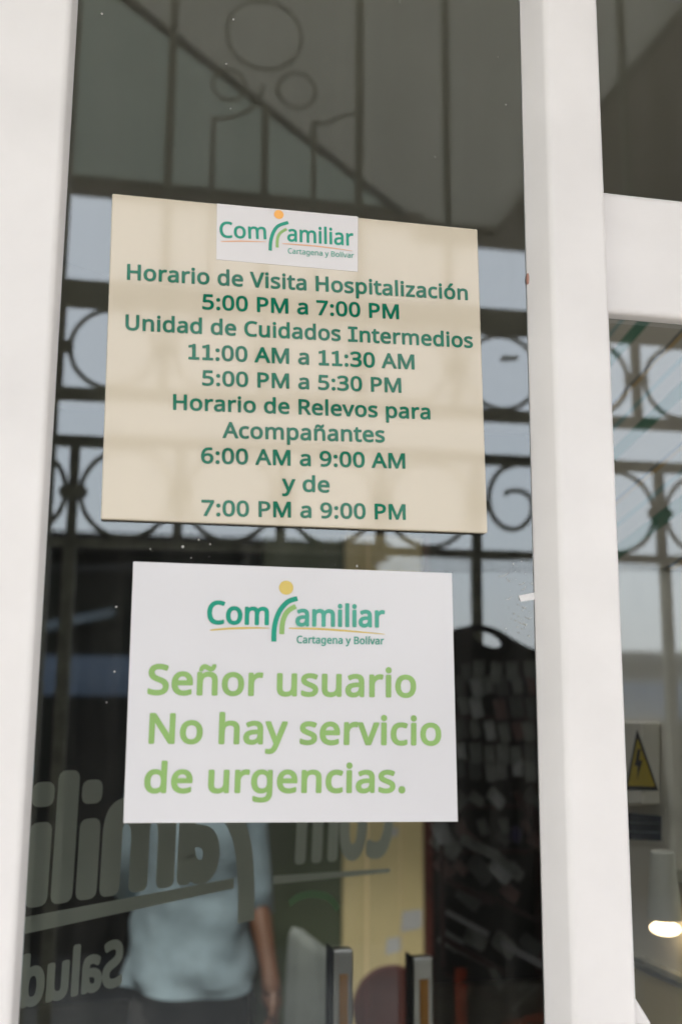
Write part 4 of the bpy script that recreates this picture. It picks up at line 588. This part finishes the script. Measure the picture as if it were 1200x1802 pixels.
def ltext(s, a, b, h, track, bold, fit=None):
    p0, p1 = lu(*a, -.001), lu(*b, -.001)
    return text_line('vinyl_lettering', s, p0, p1, lu(a[0], a[1] - h, -.001), M['vinyl'], leaf, track=track, bold=bold, fit=fit, thick=.00008)
ltext('Com', (684, 1500), (522, 1513), 128, 10, .06)
ltext('am¡|¡ar', (372, 1538), (52, 1583), 172, 10, .072, fit='am¡|¡')
ltext('Salud', (209, 1731), (36, 1770), 74, 12, .06)
def lquad(name, q):
    mb = MB(); mb.hexa([lu(*p, -.0012) for p in q], nl * .0006); return mb.build(name, M['vinyl'], leaf)
lquad('underline', [(20, 1648), (410, 1563), (410, 1545), (20, 1618)])
lquad('underline', [(480, 1556), (684, 1535), (684, 1528), (480, 1541)])
mb = MB(); ribbon(mb, [lu(*p, -.0012) for p in smoothpts([(432, 1622), (432, 1545), (425, 1480), (405, 1430), (370, 1400)])], .030, nl, 0); mb.build('emblem_stroke', M['vinyl'], leaf)
green_v = mat('green_vinyl', (.16, .30, .15), .6)
mb = MB(); ribbon(mb, [lu(*p, -.0012) for p in smoothpts([(508, 1590), (525, 1578), (550, 1573), (578, 1580), (594, 1600)])], .010, nl, 0); mb.build('emblem_stroke', green_v, leaf)
def handle(par, px, py, depth, w):
    p = un(px, py, depth); f = Vector((.0, -1, 0))
    h = MB().box((p.x - w / 2, p.y - .012, p.z - .75), (p.x + w / 2, p.y + .012, p.z)).build('pull_handle', M['chrome'], par, bevel=.004)
    MB().box((p.x - w * .18, p.y - .0145, p.z - .72), (p.x + w * .22, p.y - .0125, p.z - .032)).build('reflection_strip', M['reflect_orange'], h)  # reflection in the chrome, put in as a coloured strip
    MB().box((p.x - w * .62, p.y - .006, p.z - .75), (p.x - w * .52, p.y + .02, p.z + .002)).build('edge_strip', M['black'], h)
hx = lu(601, 1668)
handle(leaf, 601, 1668, hx.y - .03, .030)
leaf2 = thing('glass_door_leaf', 'plain inner glass door leaf with steel handle before the tan wall', 'glass door')
h2 = un(741, 1682, .80); leaf_pane(Vector((E1.x + .02, E1.y + .02, 0)), Vector((h2.x + .035, h2.y + .03, 0)), leaf2)
handle(leaf2, 741, 1682, .80, .034)

# tan pillar, chair, draped box
TY = 2.3
tx0, tx1, txm = un(455, 1500, TY).x, un(746, 1500, TY).x, un(603, 1500, TY).x
tzt = un(600, 938, TY).z
tan = thing('tan_partition', 'tan and olive partition behind the glass below the white notice', 'partition', (0, 0, 0))
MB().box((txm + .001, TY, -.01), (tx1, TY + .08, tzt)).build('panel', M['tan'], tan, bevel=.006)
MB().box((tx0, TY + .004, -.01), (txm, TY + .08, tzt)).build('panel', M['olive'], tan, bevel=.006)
MB().box((tx0 - .012, TY - .012, -.01), (tx1 + .012, TY - .001, .12)).build('plinth', M['wood'], tan)
MB().box((tx1, TY - .01, -.01), (tx1 + .022, TY + .09, tzt)).build('edge_post', M['wood'], tan)
for q in ((1455, 1475, 685, 700), (1600, 1640, 705, 742), (1648, 1680, 678, 705)):
    a = un(q[2], q[1], TY - .0005); b = un(q[3], q[0], TY - .0005)
    mb = MB(); mb.hexa([a, Vector((b.x, a.y, a.z + .01)), b, Vector((a.x + .005, a.y, b.z - .004))], Vector((0, -.001, 0))); mb.build('paper_scrap', M['sticker'], tan)
ch = thing('wooden_chair', 'red brown chair with round back behind the steel handle', 'chair', un(690, 1700, 1.6) * 1.0)
ch.location.z = 0
cz = un(690, 1700, 1.6).z
c0 = un(690, 1768, 1.6); rad = .092
mb = MB(); rings = []
out = [(rad * math.cos(a), rad * math.sin(a)) for a in [2 * math.pi * i / 40 for i in range(40)]]
for y in (0, .02): rings.append([(x, y, cz - rad + z) for x, z in out])
mb.loft(rings); mb.build('backrest', M['wood'], ch, bevel=.006)
MB().loft([[(.19 * math.cos(a), .20 + .19 * math.sin(a), z) for a in [2 * math.pi * i / 28 for i in range(28)]] for z in (.44, .47)]).build('seat', M['wood'], ch, bevel=.008)
for sx in (-1, 1):
    for yy in (.03, .36):
        MB().tube([(sx * .13, yy + (.02 if yy > .2 else 0), -.005), (sx * .11, yy, .45)], [.013, .018], 8).build('leg', M['wood'], ch)
    MB().tube([(sx * .11, .05, .45), (sx * .06, .012, cz - rad)], .012, 8).build('back_post', M['wood'], ch)
bxp = un(545, 1640, 1.75)
dr = thing('draped_cloth', 'pale grey cloth draped over a stand beside the lettered door', 'cloth', (bxp.x, bxp.y, 0))
mb = MB(); rings = []; zt = bxp.z
for z, w in ((zt + .004, .030), (zt - .004, .052), (zt - .03, .060), (zt - .10, .064), (zt - .25, .070), (zt - .6, .085), (.0, .105)):
    rings.append([((w + .005 * math.sin(7 * a + z * 5)) * math.cos(a) + .012, .8 * (w + .005 * math.cos(6 * a + z * 4)) * math.sin(a), z - (.75 * (w * math.cos(a) + .03) * min(1, max(0, (z - zt + .7) / .7)) if z > .1 else 0)) for a in [2 * math.pi * i / 36 for i in range(36)]])
mb.loft(rings); mb.build('cloth', mat('grey_cloth', (.20, .215, .205), .9, noise_scale=20, amount=.12), dr, smooth=True)

# ------------------------------------------------------------------ person in a pale shirt
pp = un(343, 1500, 1.94)
person = thing('person', 'person in pale shirt and black trousers standing behind the lettered glass', 'person', (pp.x, pp.y, 0), R(6))
def skin_body():
    V, E, Rd = [], [], []
    def add(p, r, par=None):
        V.append(Vector(p)); Rd.append(r)
        if par is not None: E.append((par, len(V) - 1))
        return len(V) - 1
    pel = add((0, 0, .90), .088); sp1 = add((0, .01, 1.04), .098, pel); sp2 = add((0, .015, 1.20), .112, sp1); ch_ = add((0, .01, 1.33), .105, sp2)
    nk = add((0, 0, 1.44), .052, ch_); n2 = add((0, -.01, 1.49), .05, nk); hd = add((0, -.02, 1.555), .078, n2); h2_ = add((0, -.012, 1.625), .078, hd); add((0, .0, 1.665), .045, h2_)
    for s in (-1, 1):
        sh = add((s * .125, .01, 1.365), .045, ch_)
        if s > 0:      # arm hanging beside the shirt
            el = add((.168, .03, 1.09), .034, sh); A, D, S = Vector((.186, -.075, .905)), Vector((.06, -.22, -1)).normalized(), Vector((0, 1, 0))
        else:          # forearm held behind the back
            el = add((-.150, .10, 1.10), .036, sh); A, D, S = Vector((-.05, .17, 1.07)), Vector((.95, .06, -.1)).normalized(), Vector((0, .1, 1)).normalized()
        F = D.cross(S) * (1 if s > 0 else -1)                 # the way the palm faces
        if F.x * s > 0 and s > 0: F = -F
        e0 = V[el]; fa = add(e0.lerp(A, .45), .032, el); wr = add(A, .023, fa)
        pm = add(A + D * .045, .026, wr); pm2 = add(A + D * .08, .027, pm)
        th = add(A + D * .05 - S * .028, .011, pm); t2 = add(A + D * .078 - S * .043 + F * .008, .0095, th); add(A + D * .10 - S * .047 + F * .014, .008, t2)
        for k, ln in enumerate((.062, .072, .067, .052)):
            q = S * (-.028 + k * .0175)
            f0 = add(A + D * .10 + q, .0098, pm2); f1 = add(A + D * (.10 + ln * .5) + q + F * .006, .009, f0); add(A + D * (.10 + ln * .95) + q + F * .02, .0075, f1)
        hp = add((s * .078, 0, .84), .060, pel); kn = add((s * .098, -.008, .47), .045, hp); an = add((s * .105, .015, .09), .034, kn); he = add((s * .108, .0, .045), .036, an); add((s * .12, -.14, .03), .028, he)
    me = bpy.data.meshes.new('body'); me.from_pydata(V, E, [])
    o = bpy.data.objects.new('body', me); COL.objects.link(o)
    sk = o.modifiers.new('skin', 'SKIN'); sk.use_smooth_shade = True
    for i, v in enumerate(me.skin_vertices[0].data): v.radius = (Rd[i], Rd[i]); v.use_root = (i == 0)
    sb = o.modifiers.new('sub', 'SUBSURF'); sb.levels = 2; sb.render_levels = 2
    dg = bpy.context.evaluated_depsgraph_get(); m2 = bpy.data.meshes.new_from_object(o.evaluated_get(dg)); m2.name = 'body'
    bpy.data.objects.remove(o)
    # nose and brow pushed out of the head
    for v in m2.vertices:
        c = v.co
        if c.z > 1.50 and c.y < -.06:
            c.y -= .022 * math.exp(-((c.x / .016) ** 2 + ((c.z - 1.575) / .02) ** 2)); c.y += .008 * math.exp(-(((abs(c.x) - .03) / .014) ** 2 + ((c.z - 1.597) / .012) ** 2))
    m2.shade_smooth(); return link('body', m2, M['skin'], person)
skin_body()
def ell(cx, cy, z, rx, ry, n=64, w=0, ph=0): return [(cx + (rx + w * math.sin(5 * a + ph)) * math.cos(a), cy + (ry + w * math.cos(6 * a + ph)) * math.sin(a), z + w * .8 * math.sin(2 * a + .6)) for a in [2 * math.pi * i / n for i in range(n)]]
def dense(rings, k=6):
    out = []
    for a_, b_ in zip(rings, rings[1:]):
        for j in range(k):
            t = j / k; row = []
            for p, q in zip(a_, b_):
                v = Vector(p).lerp(Vector(q), t); c = Vector((v.x, v.y, 0)); g = noise.noise(Vector((v.x * 9, v.y * 9, v.z * 7))) + .6 * noise.noise(Vector((v.x * 6 + v.z * 16, v.y * 16, v.z * 11 + 5)))
                row.append(v + c.normalized() * .014 * g * min(1, max(0, (1.40 - v.z) * 8)))
            out.append(row)
    return out + [rings[-1]]
mb = MB()
mb.loft(dense([ell(0, .005, .868, .176, .150, w=.010), ell(0, .005, .89, .172, .146, w=.009, ph=1), ell(0, .008, .935, .162, .138, w=.006, ph=2), ell(0, .01, 1.0, .148, .125, w=.006, ph=.5), ell(0, .012, 1.1, .134, .12, w=.005), ell(0, .015, 1.22, .138, .124), ell(0, .012, 1.33, .142, .115), ell(0, .01, 1.395, .125, .092), ell(0, .005, 1.43, .09, .07), ell(0, 0, 1.46, .062, .06)]), cap=False)
for s in (-1, 1):
    mb.tube([(s * .09, .01, 1.385), (s * .125, .012, 1.355), (s * .147, .02, 1.22), (s * (.166 if s > 0 else .150), (.028 if s > 0 else .08), 1.09)] + ([(.172, .015, 1.02)] if s > 0 else [(-.130, .125, 1.075)]), [.060, .058, .052, .049, .047], 18)
sh = mb.build('shirt', M['shirt'], person, True)
mb = MB(); mb.loft([ell(0, 0, .93, .125, .10), ell(0, 0, .82, .150, .108), ell(0, 0, .77, .148, .10)])
for s in (-1, 1): mb.tube([(s * .075, 0, .84), (s * .080, 0, .75), (s * .098, -.008, .48), (s * .105, .015, .1), (s * .106, .015, .06)], [.075, .08, .070, .066, .066], 18)
mb.build('trousers', M['trousers'], person, True)
for s in (-1, 1):
    mb = MB(); mb.ellipsoid(Vector((s * .115, -.06, .032)), (.048, .13, .042), 16); mb.build('shoe', M['shoe'], person, True)
    mb = MB(); mb.ellipsoid(Vector((s * .030, -.088, 1.596)), (.011, .008, .008), 10); mb.build('eye', M['dust'], person, True)
    mb = MB(); mb.ellipsoid(Vector((s * .079, -.01, 1.585)), (.010, .02, .03), 10); mb.build('ear', M['skin'], person, True)
mb = MB(); mb.ellipsoid(Vector((0, -.088, 1.542)), (.022, .006, .006), 10); mb.build('mouth', M['redspot'], person, True)
mb = MB(); mb.ellipsoid(Vector((0, .022, 1.625)), (.088, .090, .082), 20); mb.ellipsoid(Vector((0, .07, 1.55)), (.06, .05, .07), 16); mb.build('hair', M['hair'], person, True)

# ------------------------------------------------------------------ inside the right pane: partition with poster, warning sign, label and lamp
PX = .75
part = thing('partition_panel', 'beige partition panel just behind the right pane', 'partition')
py1 = un(1083, 900, 0).y; 
def pxy(px, py): return unx(px, py, PX)
far = unx(1076, 1300, PX).y; 
MB().box((PX, .12, .0), (PX + .09, far, unx(1150, 440, PX).z)).build('panel', M['beige'], part, bevel=.004)
def plate_on(name, q, th, m, par=None, bevel=0):
    """thin plate on the partition's face, standing th towards the camera side"""
    P = [unx(*p, PX - .0008) for p in q]; mb = MB(); mb.hexa(P, Vector((-th, 0, 0))); return mb.build(name, m, par, bevel=bevel)
pm_ = bpy.data.materials.new('striped_poster_print'); pm_.use_nodes = True; nt = pm_.node_tree; pb = nt.nodes['Principled BSDF']; pb.inputs['Roughness'].default_value = .5
tc = nt.nodes.new('ShaderNodeTexCoord'); mp = nt.nodes.new('ShaderNodeMapping'); mp.inputs['Rotation'].default_value = (R(12), 0, 0); mp.inputs['Scale'].default_value = (1, 1, 1)
sp_ = nt.nodes.new('ShaderNodeSeparateXYZ'); ml = nt.nodes.new('ShaderNodeMath'); ml.operation = 'MULTIPLY'; ml.inputs[1].default_value = 6.5
fr_ = nt.nodes.new('ShaderNodeMath'); fr_.operation = 'FRACT'; cr = nt.nodes.new('ShaderNodeValToRGB'); cr.color_ramp.interpolation = 'CONSTANT'
el = cr.color_ramp.elements; el[0].position = 0; el[0].color = (.50, .45, .37, 1); el[1].position = .34; el[1].color = (.03, .16, .09, 1)
for p_, c_ in ((.50, (.50, .45, .37, 1)), (.66, (.22, .33, .30, 1)), (.72, (.50, .45, .37, 1)), (.88, (.46, .30, .12, 1)), (.93, (.06, .08, .10, 1)), (.96, (.50, .45, .37, 1))):
    e = el.new(p_); e.color = c_
nt.links.new(tc.outputs['Object'], mp.inputs[0]); nt.links.new(mp.outputs[0], sp_.inputs[0]); nt.links.new(sp_.outputs['Z'], ml.inputs[0]); nt.links.new(ml.outputs[0], fr_.inputs[0]); nt.links.new(fr_.outputs[0], cr.inputs[0]); nt.links.new(cr.outputs[0], pb.inputs['Base Color'])
poster = plate_on('striped_poster', [(1077, 990), (1240, 1010), (1240, 540), (1072, 530)], .002, pm_); tag(poster, 'poster with green and orange diagonal stripes behind the right pane', 'poster')
# electrical box with its warning triangle
cab = thing('electrical_box', 'beige electrical box with yellow warning triangle in the right pane', 'electrical box')
plate_on('cover', [(1080, 1420), (1162, 1416), (1162, 1270), (1080, 1268)], .03, M['beige'], cab, .004)
def on_cab(name, q, m, lift): 
    P = [unx(*p, PX - .0312 - lift) for p in q]; mb = MB(); mb.hexa(P, Vector((.0006, 0, 0))); return mb.build(name, m, cab)
tri = on_cab('warning_triangle', [(1099, 1390), (1157, 1391), (1120, 1283)], M['black'], 0)
on_cab('triangle_face', [(1104.5, 1383), (1150.5, 1384), (1120.5, 1300)], M['yellow'], .0008).parent = tri
on_cab('lightning_bolt', [(1121, 1318), (1126, 1318), (1123, 1338), (1129, 1338), (1120, 1372), (1121.5, 1348), (1115.5, 1348)], M['black'], .0016).parent = tri
lab = plate_on('navy_label', [(1100, 1476), (1164, 1480), (1164, 1436), (1100, 1430)], .002, M['navy']); tag(lab, 'dark navy label with pale border below the warning triangle', 'label')
bd_ = plate_on('border', [(1094, 1484), (1172, 1487), (1172, 1424), (1094, 1420)], .001, M['beige']); bd_.parent = lab
for y in (1445, 1461): 
    P = [unx(*p, PX - .0032) for p in ((1106, y + 4), (1158, y + 6), (1158, y + 2), (1106, y))]; mb = MB(); mb.hexa(P, Vector((.0004, 0, 0))); mb.build('text_bar', M['gutter'], lab)
led = thing('ledge', 'narrow dark ledge on the partition under the small lamp', 'ledge')
plate_on('board', [(1098, 1678), (1240, 1742), (1240, 1731), (1098, 1669)], .012, M['iron'], led)
plate_on('lower_panel', [(1090, 1690), (1260, 1768), (1260, 1990), (1090, 1990)], .004, M['tan'], part)
# small wall lamp, lit
lc = unx(1170, 1634, PX - .03); ltop = unx(1172, 1500, PX - .03)
lamp = thing('wall_lamp', 'small lit lamp with tapered pale shade on the partition', 'lamp', lc)
hh = ltop.z - lc.z
mb = MB(); mb.loft([[(r * math.cos(a), r * math.sin(a), z) for a in [2 * math.pi * i / 28 for i in range(28)]] for z, r in ((.012, .024), (hh * .5, .020), (hh, .0155))], cap=True)
mb.build('lamp_shade', mat('pale_shade', (.66, .66, .58), .5), lamp, bevel=.002)
mb = MB(); mb.ellipsoid(Vector((0, 0, 0)), (.021, .021, .0095), 20); mb.build('bulb', mat('lit_bulb', (1, .9, .75), .5, emit=(1, .74, .45), estr=1.2), lamp, smooth=True)
MB().box((.012, -.012, hh * .6), (.036, .012, hh * .75)).build('bracket', M['iron'], lamp)
